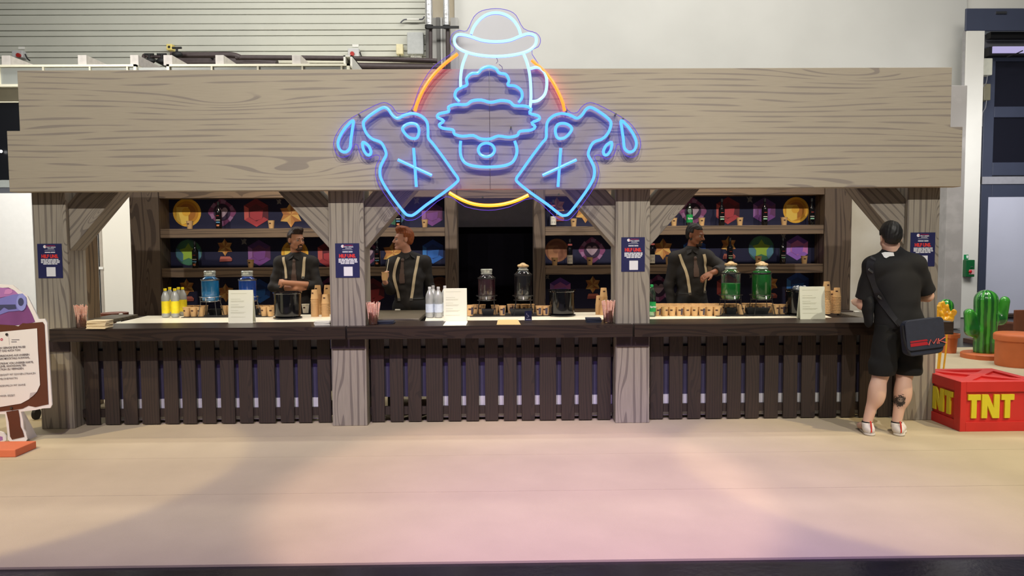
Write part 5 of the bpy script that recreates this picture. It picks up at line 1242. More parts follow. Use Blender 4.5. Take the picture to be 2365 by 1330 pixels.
def barman(lab, px, Y, J, head_c, hR, skin, hair_m, top_py, beard=None, hairkw={}, arm_end=(1, 1), hands=(), tie=None, susp=None, slim=1.0, fat=1.0, collar=True, seed=0):
    x = P(px, 580, Y).x; t = T('person', lab, 'person', (x, Y, 0)); v = lambda k: Vector(J[k])
    s = SDF(.0055, .02); torso(s, J, 0, .98); arms(s, J, 0, fat); legs(s, J)
    s.cap(v('nk'), Vector(head_c)+hR @ Vector((0, .018, -.075)), .058, .052, k=.02)
    for q in ('L', 'R'): s.cap(v('an'+q), v('an'+q)+Vector((0, -.13, -.045)), .038, .030, k=.02)
    h = head_sdf(head_c, hR, slim); s.grow(h)
    for hd in hands: hand_sdf(s, *hd)
    body = s.mesh('body', skin, t)
    s = SDF(.0065, .02); torso(s, J, .014, .99)
    for i, q in enumerate(('L', 'R')):
        arms(s, J, .014, fat, only=q, end=arm_end[i], clip=True)
        if arm_end[i] < .8:   # rolled cuff
            e = v('el'+q)+(v('wr'+q)-v('el'+q))*arm_end[i]; d = (v('wr'+q)-v('el'+q)).normalized()
            s.cap(e-d*.035, e, .056*fat, .053*fat, k=.006, clip=True)
    s.cap(v('nk'), v('nk')+Vector((0, 0, .035)), .068, .064, k=.02, clip=True)
    shirt = s.mesh('shirt', M_SHIRT, t, noise=folds(.0038, 34, seed), clip=lambda X, Y_, Z: (J['pel'][2]-.10)-Z)
    s = SDF(.008, .02); s.ell(v('pel'), (.178, .13, .13), k=.04); legs(s, J, .018)
    s.mesh('trousers', M_TROU, t, clip=lambda X, Y_, Z: np.maximum(Z-(J['pel'][2]+.075), (.07-Z)))
    for q in ('L', 'R'):
        s = SDF(.008, .02); a = v('an'+q); s.cap((a.x, a.y+.02, .05), (a.x, a.y-.15, .035), .05, .042); s.mesh('shoe', M_SHOE, t, clip=lambda X, Y_, Z: .002-Z)
    bv = bvh_of(shirt)
    MB().tube([v('pel')+Vector((.158*math.cos(a), .112*math.sin(a), .06)) for a in [2*PI*k/24 for k in range(24)]], .014, 6, True).build('belt', M_BLACK, t, smooth=True, local=True)
    if collar:
        nk = v('nk'); fw = hR @ Vector((0, -1, 0)); cd = Vector((v('shR')-v('shL'))).normalized(); f = Vector((cd.y, -cd.x, 0))
        for q in (-1, 1):
            a = nk+f*.062+Vector((0, 0, .035)); b = nk+f*.02+cd*q*.066+Vector((0, 0, .045)); c = nk+f*.095+cd*q*.058+Vector((0, 0, -.030)); d = nk+f*.10+cd*q*.012+Vector((0, 0, -.002))
            o_ = f*.006; MB().add([a, b, c, d, a+o_, b+o_, c+o_, d+o_], [(3, 2, 1, 0), (4, 5, 6, 7), (0, 1, 5, 4), (1, 2, 6, 5), (2, 3, 7, 6), (3, 0, 4, 7)]).build('collar', M_SHIRT, t, local=True, bevel=.002)
    if tie: 
        MB_o, _ = ribbon('tie', tie, (.030, .034, .045, .058, .062, .05), M_TIE, bv, t, off=.010, th=.004)
        c = Vector((tie[0][0], 0, tie[0][1])); h = bv.ray_cast(c-Vector((0, 1, 0)), Vector((0, 1, 0)))[0]
        if h is not None: MB().ell(h+Vector((0, -.014, .0)), (.019, .014, .022), 8).build('tie_knot', M_TIE, t, smooth=True, local=True)
    for sp in (susp or ()): 
        o, hit = ribbon('suspender', sp, .029, M_SUSP, bv, t, off=.008, th=.002)
        e = hit[-1]; MB().obox(e+Vector((0, -.004, .0)), (.03, .006, .03), Matrix.Identity(3)).build('clip', M_STEEL, o, local=True, bevel=.002)
    for k in range(5):
        pass
    hair_mesh('hair', head_c, hR, hair_m, t, seed=seed, slim=slim, **hairkw)
    face_bits(head_c, hR, t, hair_m, beard)
    return t, J
def hairm(nm, c): return mat(nm, c, .55, var=.25, vs=60)
# local frames: x to the photo's right, y away from the camera, z up
# 1: arms crossed, looking right
J = dict(pel=(0, 0, .98), chest=(0, 0, 1.27), nk=(0, .01, 1.495), shL=(-.172, .01, 1.43), shR=(.172, 0, 1.43), elL=(-.245, -.05, 1.165), elR=(.245, -.05, 1.175), wrL=(.045, -.185, 1.150), wrR=(-.065, -.245, 1.222),
         hpL=(-.09, 0, .92), hpR=(.09, 0, .92), knL=(-.11, -.01, .50), knR=(.11, -.01, .50), anL=(-.12, .02, .09), anR=(.12, .02, .09))
sk1 = skin_mat('tanned_skin', (192, 138, 108)); hr1 = hairm('dark_brown_hair', (52, 32, 22))
barman('bearded barman with crossed arms, black shirt, tie and cream braces, looking right', 683, 1.75, J, (.012, -.015, 1.690), RZ(48) @ RX(4), sk1, hr1, 530, beard=hairm('dark_brown_beard', (62, 38, 26)), hairkw=dict(front=.066, quiff=.022, puff=.007), arm_end=(.55, .30),
       hands=((J['wrL'], (.8, .45, .15), (0, 1, .1), 1, .35, .1, 1.0), (J['wrR'], (-.80, .55, .05), (.3, .9, -.2), 1, .8, .1, .95)),
       tie=[(.005, 1.455), (.008, 1.40), (.010, 1.33), (.010, 1.27), (.010, 1.22)], susp=[[(-.125, 1.50), (-.105, 1.42), (-.085, 1.33), (-.078, 1.25)], [(.118, 1.50), (.112, 1.42), (.108, 1.34), (.105, 1.27)]], seed=1)
# 2: red-haired, turned left, holding a small cup
J = dict(pel=(0, 0, .96), chest=(-.005, 0, 1.26), nk=(-.015, .0, 1.495), shL=(-.165, -.08, 1.415), shR=(.165, .09, 1.425), elL=(-.20, -.10, 1.13), elR=(.225, .12, 1.12), wrL=(-.225, -.30, 1.225), wrR=(.20, .02, .88),
         hpL=(-.085, -.03, .92), hpR=(.085, .03, .92), knL=(-.10, -.02, .50), knR=(.10, .02, .50), anL=(-.11, .02, .09), anR=(.11, .04, .09))
sk2 = skin_mat('fair_skin', (208, 156, 132)); hr2 = hairm('ginger_hair', (150, 78, 34))
T2, J2 = barman('red-haired barman in profile with cream braces, holding a small paper cup', 944, 1.75, J, (-.055, -.03, 1.690), RZ(-72) @ RX(0), sk2, hr2, 528, hairkw=dict(front=.062, quiff=.030, puff=.007), arm_end=(.9, 1.0),
       hands=((J['wrL'], (-.10, -.25, .9), (.8, -.5, 0), 1, .75, .1, 1.0), (J['wrR'], (0, -.1, -1), (-1, 0, 0), 1, .3, .1, 1.0)),
       tie=[(-.055, 1.455), (-.058, 1.40), (-.060, 1.33), (-.062, 1.27), (-.060, 1.20)], susp=[[(-.095, 1.49), (-.125, 1.40), (-.150, 1.28), (-.120, 1.13), (-.100, 1.02)], [(.110, 1.50), (.095, 1.40), (.075, 1.28), (.055, 1.14), (.035, 1.02)]], slim=.97, seed=2)
# the cup he holds
cp = Vector(T2.location)+Vector((-.215, -.36, 1.245))
c2 = T('paper_cup', 'kraft paper cup with a straw held by the red-haired barman', 'cup', cp)
MB().lathe([(.027, 0), (.036, .085), (.038, .085), (.038, .09), (.034, .09), (.026, .006), (.001, .006)], 18, cp, True, False).build('body', M_KR, c2, smooth=True)
MB().tube([cp+Vector((.005, 0, .02)), cp+Vector((.045, -.01, .23))], .0042, 6).build('paper_straw', M_CUPW, c2, smooth=True)
# 3: pointing barman
J = dict(pel=(0, 0, 1.0), chest=(0, 0, 1.29), nk=(.0, .0, 1.53), shL=(-.175, .03, 1.455), shR=(.17, -.02, 1.465), elL=(-.245, .04, 1.15), elR=(.335, -.15, 1.345), wrL=(-.23, -.02, .93), wrR=(.150, -.30, 1.300),
         hpL=(-.09, 0, .92), hpR=(.09, 0, .92), knL=(-.11, -.01, .50), knR=(.11, -.01, .50), anL=(-.12, .02, .09), anR=(.12, .02, .09))
sk3 = skin_mat('brown_skin', (142, 92, 66)); hr3 = hairm('black_short_hair', (26, 18, 16))
barman('bearded barman with short black hair gesturing across his chest, cream braces', 1597, 1.70, J, (.035, -.03, 1.715), RZ(45) @ RX(10), sk3, hr3, 515, beard=hairm('black_beard', (28, 18, 16)), hairkw=dict(front=.064, puff=.004), arm_end=(1.0, .72),
       hands=((J['wrL'], (0, -.1, -1), (1, 0, 0), -1, .3, .1, 1.0), (J['wrR'], (-.88, -.05, -.42), (0, .6, -.8), 1, .45, .16, 1.05)),
       tie=[(.015, 1.455), (.016, 1.40), (.020, 1.33), (.022, 1.25)], susp=[[(-.150, 1.50), (-.120, 1.41), (-.080, 1.28), (-.055, 1.15), (-.045, 1.06)], [(.115, 1.50), (.130, 1.41), (.140, 1.30), (.140, 1.18), (.130, 1.08)]], slim=.97, seed=3)

# the customer, seen from behind
g0 = G(2062, 1004); VX, VY = g0.x, g0.y+.02
t = T('person', 'customer from behind in black T-shirt and shorts with a tattooed calf and satchel', 'person', (VX, VY, 0))
J = dict(pel=(.075, .06, .95), chest=(.055, .10, 1.28), nk=(.02, .10, 1.515), shL=(-.135, .09, 1.415), shR=(.21, .08, 1.425), elL=(-.185, .17, 1.09), elR=(.355, .14, 1.16), wrL=(-.13, .42, 1.09), wrR=(.17, .40, 1.11),
         hpL=(-.015, .05, .90), hpR=(.165, .05, .90), knL=(-.095, .02, .50), knR=(.115, .03, .50), anL=(-.195, .03, .095), anR=(.045, .01, .085), calfdir=(0, -.026, 0))
v = lambda k: Vector(J[k])
kr = v('knR'); ar = v('anR'); cal = kr*.62+ar*.38
skv = skin_mat('pale_skin', (216, 180, 160), tattoo=(P(2074, 926, VY).x-VX, P(2080, 926, VY-.03).z))
HC = (-.005, .085, 1.655); HR = RZ(172) @ RX(16)
s = SDF(.0055, .02); torso(s, J, 0, 1.08, .02); arms(s, J, 0, 1.12)
for q in ('L', 'R'):
    s.cap(v('hp'+q), v('kn'+q), .098, .064, k=.03); s.cap(v('kn'+q), v('an'+q), .060, .038, k=.02)
    c = v('kn'+q)*.66+v('an'+q)*.34; s.ell(c+Vector((0, -.026, 0)), (.068, .060, .125), k=.04)
    s.ell(v('an'+q)+Vector((0, -.025, -.04)), (.030, .035, .035), k=.03); s.cap(v('an'+q)+Vector((0, 0, -.03)), v('an'+q)+Vector((.05 if q == 'R' else -.0, .12, -.055)), .034, .028, k=.02)
s.cap(v('nk'), Vector(HC)+Vector((0, -.01, -.07)), .066, .058, k=.03)
s.grow(head_sdf(HC, HR)); hand_sdf(s, J['wrL'], (.5, .8, .1), (0, 0, -1), -1, .5, .1, 1.0); hand_sdf(s, J['wrR'], (-.5, .8, .1), (0, 0, -1), 1, .5, .1, 1.0)
s.mesh('body', skv, t)
hair_mesh('hair', HC, HR, hairm('black_hair', (16, 14, 14)), t, front=.06, side=.0, nape=-.075, puff=.012, seed=5, res=.004, amp=.6)
face_bits(HC, HR, t, hairm('black_hair', (16, 14, 14)))
M_TEE = mat('black_tshirt', (13, 13, 17), .85, var=.1, vs=4)
s = SDF(.0065, .02); torso(s, J, .020, 1.10, .03)
s.cap(v('chest')+Vector((0, 0, -.1)), v('pel')+Vector((0, 0, -.06)), .155, .168, k=.06, sc=(1, 1.35, 1))
for q in ('L', 'R'):
    e = v('sh'+q)+(v('el'+q)-v('sh'+q))*.86; s.cap(v('sh'+q), e, .082, .078, k=.035, clip=True)
s.cap(v('nk'), v('nk')+Vector((0, 0, .012)), .072, .070, k=.02, clip=True)
tee = s.mesh('t_shirt', M_TEE, t, noise=folds(.0032, 22, 4), clip=lambda X, Y, Z: (.845)-Z)
M_SHT = mat('black_shorts', (11, 11, 12), .9, var=.15, vs=6)
s = SDF(.0065, .02); s.ell(v('pel')+Vector((0, 0, -.04)), (.185, .15, .14), k=.05)
for q in ('L', 'R'): s.cap(v('hp'+q)+Vector((0, 0, .02)), v('kn'+q)+Vector((.012 if q == 'L' else .028, 0, .05)), .108, .108, k=.015)
s.mesh('shorts', M_SHT, t, noise=folds(.004, 26, 7), clip=lambda X, Y, Z: np.maximum(Z-.93, .505-Z))
bv = bvh_of(tee)
# white print below the neckline
pr = [(P(a, b, VY-.04).x-VX, P(a, b, VY-.04).z-.008) for a, b in ((2050, 582), (2056, 580), (2066, 580), (2072, 581), (2073, 589), (2062, 590), (2054, 594), (2050, 592))]
h0 = bv.ray_cast(Vector((pr[2][0], -1, pr[2][1]-.03)), Vector((0, 1, 0)))[0]
mb = MB(); vs = []
for a, b in pr:
    h = bv.ray_cast(Vector((a, -1, b)), Vector((0, 1, 0)))[0]; vs.append((a, (h.y if h else h0.y)-.010, b))
mb.add(vs, [tuple(range(len(vs)))]); mb.build('printed_badge', mat('white_print', (226, 226, 226), .7, var=0), t, local=True)
# trainers
M_SNK = mat('white_trainer', (222, 216, 210), .7, var=.06, vs=40); M_SOLE = mat('dirty_white_sole', (206, 200, 188), .6, var=.05); M_TAB = mat('red_pull_tab', (206, 54, 40), .6, var=0)
for q, dx in (('L', .055), ('R', .115)):
    a = v('an'+q); s = SDF(.0045, .02); b = Vector((a.x, a.y-.045, .045)); e = Vector((a.x+dx, a.y+.15, .038))
    s.cap(b, e, .040, .036); s.cap((a.x, a.y-.005, .085), (a.x, a.y-.02, .05), .045, .045); s.ell(b*.4+e*.6+Vector((0, 0, .0)), (.047, .06, .035))
    sh_ = s.mesh('shoe', M_SNK, t, clip=lambda X, Y, Z: np.maximum(.012-Z, Z-.098))
    s = SDF(.0045, .02); s.cap((b.x, b.y, .012), (e.x, e.y, .012), .045, .041); s.ell((b*.4+e*.6).to_tuple()[:2]+(.012,), (.05, .065, .03)); s.mesh('sole', M_SOLE, sh_, clip=lambda X, Y, Z: np.maximum(.001-Z, Z-.018))
    c = Vector((a.x-.004, a.y-.083, 0)); MB().tube(catmull([c+Vector((0, .0, .03)), c+Vector((0, .002, .07)), c+Vector((0, .012, .108)), c+Vector((0, .022, .118))], 4), .0065, 6).build('pull_tab', M_TAB, sh_, smooth=True, local=True)
    s = SDF(.005, .01); s.cap((a.x, a.y, .07), (a.x, a.y, .108), .043, .042, clip=True); s.mesh('sock', M_BLACK, t)
# satchel and strap
M_BAG = mat('navy_bag', (38, 44, 62), .75, var=.1, vs=30, bump=.2, bs=400); M_STP = mat('black_webbing', (24, 25, 32), .7, var=0)
yb_ = v('pel').y-.235
A = lambda px, py, dy=0.0: (lambda q: Vector((q.x, q.y, q.z)))(P(px, py, VY+yb_+dy))
bc = (A(2130, 778)+Vector((0, 0, 0))); bag = T('satchel', 'navy shoulder satchel with red stripes and letters on the customer\'s right hip', 'bag', (bc.x, VY+yb_, A(2130, 822).z))
Rb = RY(-7)
def BR(p): return bc+Rb @ Vector(p)
wB, hB = .315, .29
def rr_(w, h, r, k=4):
    out = []
    for cx_, cz_, a0 in ((w/2-r, h/2-r, 0), (-w/2+r, h/2-r, 90), (-w/2+r, -h/2+r, 180), (w/2-r, -h/2+r, 270)):
        for j in range(k+1): a = math.radians(a0+90*j/k); out.append((cx_+r*math.cos(a), cz_+r*math.sin(a)))
    return out
def bprism(nm, pts, y0, y1, m, par, bev=0):
    mb = MB(); mb.prism(pts, y0, y1); mb.v = [tuple(BR(p)) for p in mb.v]; return mb.build(nm, m, par, bevel=bev, smooth=False, segs=3)
bprism('pouch', rr_(wB*.97, hB, .05), -.035, .055, M_BAG, bag, .015)
fl = bprism('flap', [(x_, z_+.03) for x_, z_ in rr_(wB, hB*.86, .035)], -.052, -.036, M_BAG, bag, .006)
mb = MB()
for z0_, z1_, x0_, x1_ in ((-.030, -.017, -.13, .005), (-.063, -.036, -.13, .005)): mb.prism([(x0_, z0_), (x1_+.01, z0_), (x1_, z1_), (x0_, z1_)], -.054, -.0525)
mb.v = [tuple(BR((p[0], p[1], p[2]+.004))) for p in mb.v]; mb.build('red_stripes', mat('red_bag_print', (170, 30, 44), .5, var=0), fl)['kind'] = 'stuff'
mk = []
for L in ([(.015, -.062), (.035, -.02), (.055, -.055), (.085, -.018), (.085, -.06)], [(.098, -.06), (.098, -.018)], [(.155, -.014), (.105, -.038), (.160, -.062)]):
    MB().tube([BR((a, -.056, b)) for a, b in L], .0042, 5).build('letter_stroke', mat('pink_bag_print', (226, 110, 104), .5, var=0), fl)
sp = [(a, b) for a, b in ((2014, 594), (2008, 612), (2011, 640), (2022, 672), (2040, 702), (2060, 730), (2078, 752))]
def on_tee(px, py, off):
    d = ray(px, py).normalized(); h = bv.ray_cast(CO-Vector(t.location), d)[0]
    return None if h is None else h-Vector((0, off, 0))
hs = [on_tee(p.x, p.y, .012) for p in catmull([(a, b, 0) for a, b in sp], 6)]; hs = [h for h in hs if h is not None]
o, hit = ribbon('strap', [(0, 0), (1, 1)], .040, M_STP, bv, t, off=.010, th=.003, hits=hs)
o.parent = bag; o.location = Vector(t.location)-Vector(bag.location)
for i in (9, 21):
    if i < len(hit): MB().obox(hit[i]+Vector((0, -.008, 0)), (.05, .008, .016), RY(35)).build('buckle', M_STEEL if i != 11 else M_BLACK, o, local=True, bevel=.002)
e = hit[-1]+Vector(t.location); MB().obox((e+BR((-wB/2+.01, 0, hB*.42)))/2, ((BR((-wB/2+.01, 0, hB*.42))-e).length+.03, .006, .038), RY(45)).build('strap_end', M_STP, bag)
MB().tube(catmull([BR((-wB*.5, -.02, hB*.40)), BR((-wB*.515, -.03, 0)), BR((-wB*.44, -.04, -hB*.42))], 5), .012, 8).build('piping', M_STP, bag, smooth=True)
# dark garment hanging at his left side
s = SDF(.007, .02); q = P(2001, 720, VY+.12); s.ell((0, 0, .17), (.045, .07, .13)); s.ell((.01, 0, .06), (.03, .06, .08)); jk = s.mesh('jacket', M_TEE, None, noise=folds(.005, 40, 3)); jk.location = (q.x+.01, VY+.12, q.z-.12)
tag(jk, 'black jacket hanging down from the customer\'s left arm in front of the counter', 'jacket')
# ------------------------------------------------------------------ TNT crate
M_CRT = mat('crate_red', (206, 46, 42), .45, var=.05, vs=5); M_TNT = mat('letter_yellow', (222, 206, 40), .5, var=.03)
yc0 = G(2209, 997).y; q0 = P(2209, 940, yc0).x+.034; q1 = q0+.705; hc = P(2209, 882, yc0).z; dc = .66
t = T('tnt_crate', 'bright red crate with raised yellow TNT letters at the right end of the bar', 'crate', ((q0+q1)/2, yc0+dc/2, 0))
cx, cy = (q0+q1)/2, yc0+dc/2; Wc = q1-q0; rc = .018
MB().box(q0+rc, q1-rc, yc0+rc, yc0+dc-rc, 0, hc-rc).build('core', M_CRT, t)
fx0, fx1 = P(2231, 940, yc0).x, P(2352, 940, yc0).x; fz1, fz0 = P(2290, 905, yc0).z, P(2290, 974, yc0).z
def frame(nm, o, u, L, H, a0, a1, b0, b1):
    """four frame bars on one face: o origin, u direction along the face, n outward"""
    n_ = Vector((u.y, -u.x, 0)); mb = MB()
    for (s0, s1, z0, z1) in ((0, a0, 0, H), (a1, L, 0, H), (a0, a1, 0, b0), (a0, a1, b1, H)):
        p = []
        for dn in (0, rc):
            for s_, z in ((s0, z0), (s1, z0), (s1, z1), (s0, z1)): w = o+u*s_+n_*(dn-rc); p.append((w.x, w.y, w.z+z))
        MB().add(p, [(3, 2, 1, 0), (4, 5, 6, 7), (0, 1, 5, 4), (1, 2, 6, 5), (2, 3, 7, 6), (3, 0, 4, 7)]).build(nm, M_CRT, t, bevel=.003)
frame('frame_board', Vector((q0, yc0, 0)), Vector((1, 0, 0)), Wc, hc, fx0-q0, Wc-(fx0-q0)*.9, fz0, fz1)
frame('frame_board', Vector((q0, yc0+dc, 0)), Vector((0, -1, 0)), dc-rc, hc, .09, dc-.09, fz0, fz1)
frame('frame_board', Vector((q1, yc0+rc, 0)), Vector((0, 1, 0)), dc-rc, hc, .09-rc, dc-.09-rc, fz0, fz1)
TNT_T = [(0, 0, 0)]
def letters(o, u, w, h, par):
    n_ = Vector((u.y, -u.x, 0)); lw = w*.27
    Tt = [(0, 1), (1, 1), (1, .76), (.70, .76), (.70, 0), (.28, 0), (.28, .76), (0, .76)]
    Nn = [(0, 1), (.36, 1), (.68, .45), (.68, 1), (1, 1), (1, 0), (.62, 0), (.32, .52), (.32, 0), (0, 0)]
    for i, (L, x0, ww) in enumerate(((Tt, 0, .275), (Nn, .30, .385), (Tt, .72, .28))):
        n = len(L); L = L[::-1]
        p = [o+u*(w*(x0+a*ww))+Vector((0, 0, b*h))+n_*.016 for a, b in L]+[o+u*(w*(x0+a*ww))+Vector((0, 0, b*h))-n_*.004 for a, b in L]
        MB().add(p, [tuple(range(n)), tuple(range(2*n-1, n-1, -1))]+[(k, k+n, (k+1) % n+n, (k+1) % n) for k in range(n)]).build('letter_'+('t' if i != 1 else 'n'), M_TNT, par, bevel=.002)
lx0, lx1 = P(2236, 940, yc0).x, P(2343, 940, yc0).x; lz1, lz0 = P(2290, 911, yc0).z, P(2290, 966, yc0).z
letters(Vector((lx0, yc0+rc, lz0)), Vector((1, 0, 0)), lx1-lx0, lz1-lz0, t)
letters(Vector((q0+rc, yc0+dc-.12, lz0)), Vector((0, -1, 0)), dc-.24, lz1-lz0, t)
# lid: frame boards with an X of two crossing boards
for (a, b, c, d) in ((q0+rc, q1-rc, yc0+rc, yc0+.075), (q0+rc, q1-rc, yc0+dc-.075, yc0+dc), (q0+rc, q0+.075, yc0+.075, yc0+dc-.075), (q1-.075, q1-rc, yc0+.075, yc0+dc-.075)):
    MB().box(a, b, c, d, hc-rc, hc).build('lid_board', M_CRT, t, bevel=.003)
L_ = math.hypot(Wc-.15, dc-.15); an = math.atan2(dc-.15, Wc-.15)
for sg_ in (1, -1): MB().obox((cx, cy, hc-rc/2-.0005*(sg_+1)), (L_, .085, rc), Matrix.Rotation(an*sg_, 3, 'Z')).build('lid_brace', M_CRT, t)

# ------------------------------------------------------------------ cactus, pots and props
def stripes(nm, c1, c2):
    m, n, l, b = new_mat(nm); b.inputs['Roughness'].default_value = .22; b.inputs['Coat Weight'].default_value = .5
    tc = n.new('ShaderNodeTexCoord'); s = n.new('ShaderNodeSeparateXYZ'); l.new(tc.outputs['Object'], s.inputs[0])
    at = math_(n, l, 'ARCTAN2', s.outputs[0], s.outputs[1]); no = n.new('ShaderNodeTexNoise'); no.inputs['Scale'].default_value = 5; l.new(tc.outputs['Object'], no.inputs[0])
    w = math_(n, l, 'SINE', math_(n, l, 'ADD', math_(n, l, 'MULTIPLY', at, 11), math_(n, l, 'MULTIPLY', no.outputs['Fac'], 3)))
    r = n.new('ShaderNodeMapRange'); l.new(w, r.inputs[0]); r.inputs[1].default_value = -.3; r.inputs[2].default_value = .5
    mx = n.new('ShaderNodeMix'); mx.data_type = 'RGBA'; l.new(r.outputs[0], mx.inputs[0]); mx.inputs[6].default_value = rgb(c1); mx.inputs[7].default_value = rgb(c2); l.new(mx.outputs[2], b.inputs[0]); return m
M_CAC = stripes('cactus_stripes', (26, 98, 36), (66, 160, 52))
M_TERR = mat('terracotta', (204, 108, 58), .55, var=.06, vs=6)
gp = G(2273, 826); Yk = gp.y; sc = (Yk+CAM_D)/FPX
t = T('cactus', 'large glossy green striped plastic cactus with two arms on a terracotta disc', 'cactus', (gp.x, Yk, 0))
X_ = lambda px: (px-2273)*sc; Z_ = lambda py: P(2273, py, Yk).z
MB().lathe([(49*sc, 0), (49*sc, .06), (46*sc, .075)], 30, (gp.x, Yk, 0)).build('disc_base', M_TERR, t, smooth=True)
s = SDF(.012, .03); s.cap((0, 0, .03), (0, 0, Z_(694)), 23*sc, 25*sc, k=.03)
s.cap((0, 0, Z_(770)), (X_(2242), 0, Z_(762)), 14*sc, 14*sc, k=.06); s.cap((X_(2242), 0, Z_(763)), (X_(2234), 0, Z_(723)), 14.5*sc, 11.5*sc, k=.04)
s.cap((0, 0, Z_(740)), (X_(2308), 0, Z_(738)), 11*sc, 12*sc, k=.06); s.cap((X_(2310), 0, Z_(736)), (X_(2317), 0, Z_(696)), 12.5*sc, 11*sc, k=.04)
s.mesh('body', M_CAC, t, noise=lambda X, Y, Z: .004*np.sin(11*np.arctan2(X, Y)), clip=lambda X, Y, Z: .07-Z)
# round lidded terracotta drum on the right
gp = G(2348, 852); r = 48*(gp.y+CAM_D)/FPX; zt2 = P(2348, 775, gp.y).z
t = T('terracotta_drum', 'terracotta coloured round drum with a lipped lid beside the cactus', 'drum', (gp.x, gp.y+r*.6, 0)); c = (P(2350, 820, gp.y+r).x, gp.y+r, 0)
MB().lathe([(r*.96, 0), (r*.98, .02), (r*.98, zt2-.08)], 40, c).build('drum_body', M_TERR, t, smooth=True)
MB().lathe([(r*1.06, zt2-.09), (r*1.07, zt2-.03), (r*1.04, zt2-.01), (r*.98, zt2)], 40, c).build('lid', M_TERR, t, smooth=True)
# pot behind the customer's end of the bar
gp = G(2190, 814); r = 19*(gp.y+CAM_D)/FPX; zt3 = P(2190, 770, gp.y).z
t = T('plant_pot', 'terracotta pot with a green round cactus behind the yellow flower cluster', 'pot', tuple(gp)); c = tuple(gp)
MB().lathe([(r*.86, 0), (r*1.0, zt3*.8), (r*1.22, zt3*.8), (r*1.25, zt3), (r*1.1, zt3), (r*1.0, zt3-.05), (.001, zt3-.05)], 28, c).build('pot_body', M_TERR, t, smooth=True)
s = SDF(.012, .02); s.cap((-.05, 0, zt3-.05), (-.05, 0, P(2180, 706, gp.y).z), .1, .1); s.mesh('round_cactus', M_CAC, t)
# yellow inflatable cluster on thin stems
gp = G(2178, 862); zf0, zf1 = P(2185, 742, gp.y).z, P(2185, 698, gp.y).z; sc = (gp.y+CAM_D)/FPX
t = T('yellow_flower_prop', 'glossy yellow sculpted flower cluster on thin yellow stems beside the right post', 'flower', (P(2182, 800, gp.y).x, gp.y, 0))
M_YF = mat('glossy_yellow', (240, 176, 34), .3, var=.1, vs=10, coat=.4)
s = SDF(.008, .018); z = lambda py: P(2185, py, gp.y).z; x = lambda px: (px-2182)*sc
for a_, b_, c_, d_, r_ in ((2172, 735, 2170, 703, 5), (2180, 738, 2179, 700, 5), (2188, 740, 2188, 708, 5), (2196, 742, 2201, 718, 5), (2166, 738, 2164, 710, 5), (2190, 742, 2194, 726, 5)): s.cap((x(a_), random.uniform(-.03, .03), z(b_)), (x(c_), random.uniform(-.03, .03), z(d_)), r_*sc*.9, r_*sc, k=.012)
s.ell((x(2182), 0, z(736)), (17*sc, .07, 6*sc)); s.mesh('petals', M_YF, t, noise=lambda X, Y, Z: .007*np.sin(X*70+Z*20)*np.sin(Z*55+Y*40))
for a_, b_, c_, d_ in ((2186, 742, 2178, 862), (2168, 742, 2165, 862), (2172, 742, 2168, 862)):
    pa, pb = P(a_, b_, gp.y), Vector((P(c_, d_, gp.y).x, gp.y, 0)); m_ = (pa+pb)/2+Vector((.02, 0, .05))
    MB().tube(catmull([pa, m_, pb]), .011, 6).build('stem', M_YF, t, smooth=True)
# yellow fleck seen left of the customer's elbow, dark props near the wall
a, b = P(2345, 716, 3.8), P(2345, 776, 3.8)
solid('wooden_post_prop', MB().box(a.x, a.x+.6, 3.8, 3.84, 0, a.z), mat('rust_brown', (112, 62, 38), .6, var=.15, vs=6), 'rust brown wooden block behind the terracotta drum at the right edge', 'block', bevel=.01)
a = P(2300, 770, 5.2); b = P(2350, 772, 5.2)
mb = MB().prism([(a.x, 0), (b.x+.4, 0), (b.x+.4, P(2345, 752, 5.2).z), (P(2328, 745, 5.2).x, P(2328, 743, 5.2).z), (a.x, P(2300, 742, 5.2).z)], 5.2, 5.5)
solid('rock_prop', mb, mat('dark_rust_rock', (98, 58, 40), .8, var=.25, vs=8), 'dark rust brown low rock prop between cactus and drum', 'rock', bevel=.03)
# second TNT-side strip: brown base edge along the wall behind the carpet
a = P(2208, 798, 5.4)
solid('floor_edge', MB().box(a.x+.05, a.x+1.6, 5.0, 5.3, -.012, .05), mat('dark_rust_rock'[:0]+'umber_edge', (78, 50, 38), .7), 'low dark umber kerb on the black floor behind the cactus', 'kerb')

# ------------------------------------------------------------------ cut-out notice board at the left edge
YQ = G(60, 1021.5).y
B = lambda u, v: (lambda q: (q.x, q.z))(P(u/3.02, 640+v/3.02, YQ))
t = T('standee', 'white-edged cut-out notice board with purple figure shape and brown sign at the left edge', 'standee', (P(0, 900, YQ).x, YQ, 0))
out = [(-360, 120), (-200, 60), (0, 50), (90, 55), (130, 90), (190, 130), (215, 180), (245, 240), (270, 292), (312, 290), (328, 320), (338, 500), (350, 700), (362, 890), (350, 912), (300, 915), (250, 926), (145, 938), (160, 1000), (165, 1060), (180, 1085), (190, 1130), (178, 1146), (75, 1150), (55, 1132), (42, 1000), (36, 955), (0, 955), (-330, 1000), (-350, 400)]
foot = [(-120, 1090), (0, 1075), (25, 1083), (43, 1110), (44, 1138), (20, 1148), (-120, 1149)]
M_STW = mat('standee_white', (242, 238, 242), .5, var=0)
zmin = B(100, 1150)[1]
MB().prism([B(*p) for p in out], YQ, YQ+.012).build('board', M_STW, t)
MB().prism([B(*p) for p in foot], YQ-.003, YQ+.009).build('foot_cutout', M_STW, t)
def lay(pts, m, k, nm, closed=True): return MB().flat([B(*p) for p in pts], YQ-.0012*k).build(nm, m, t)
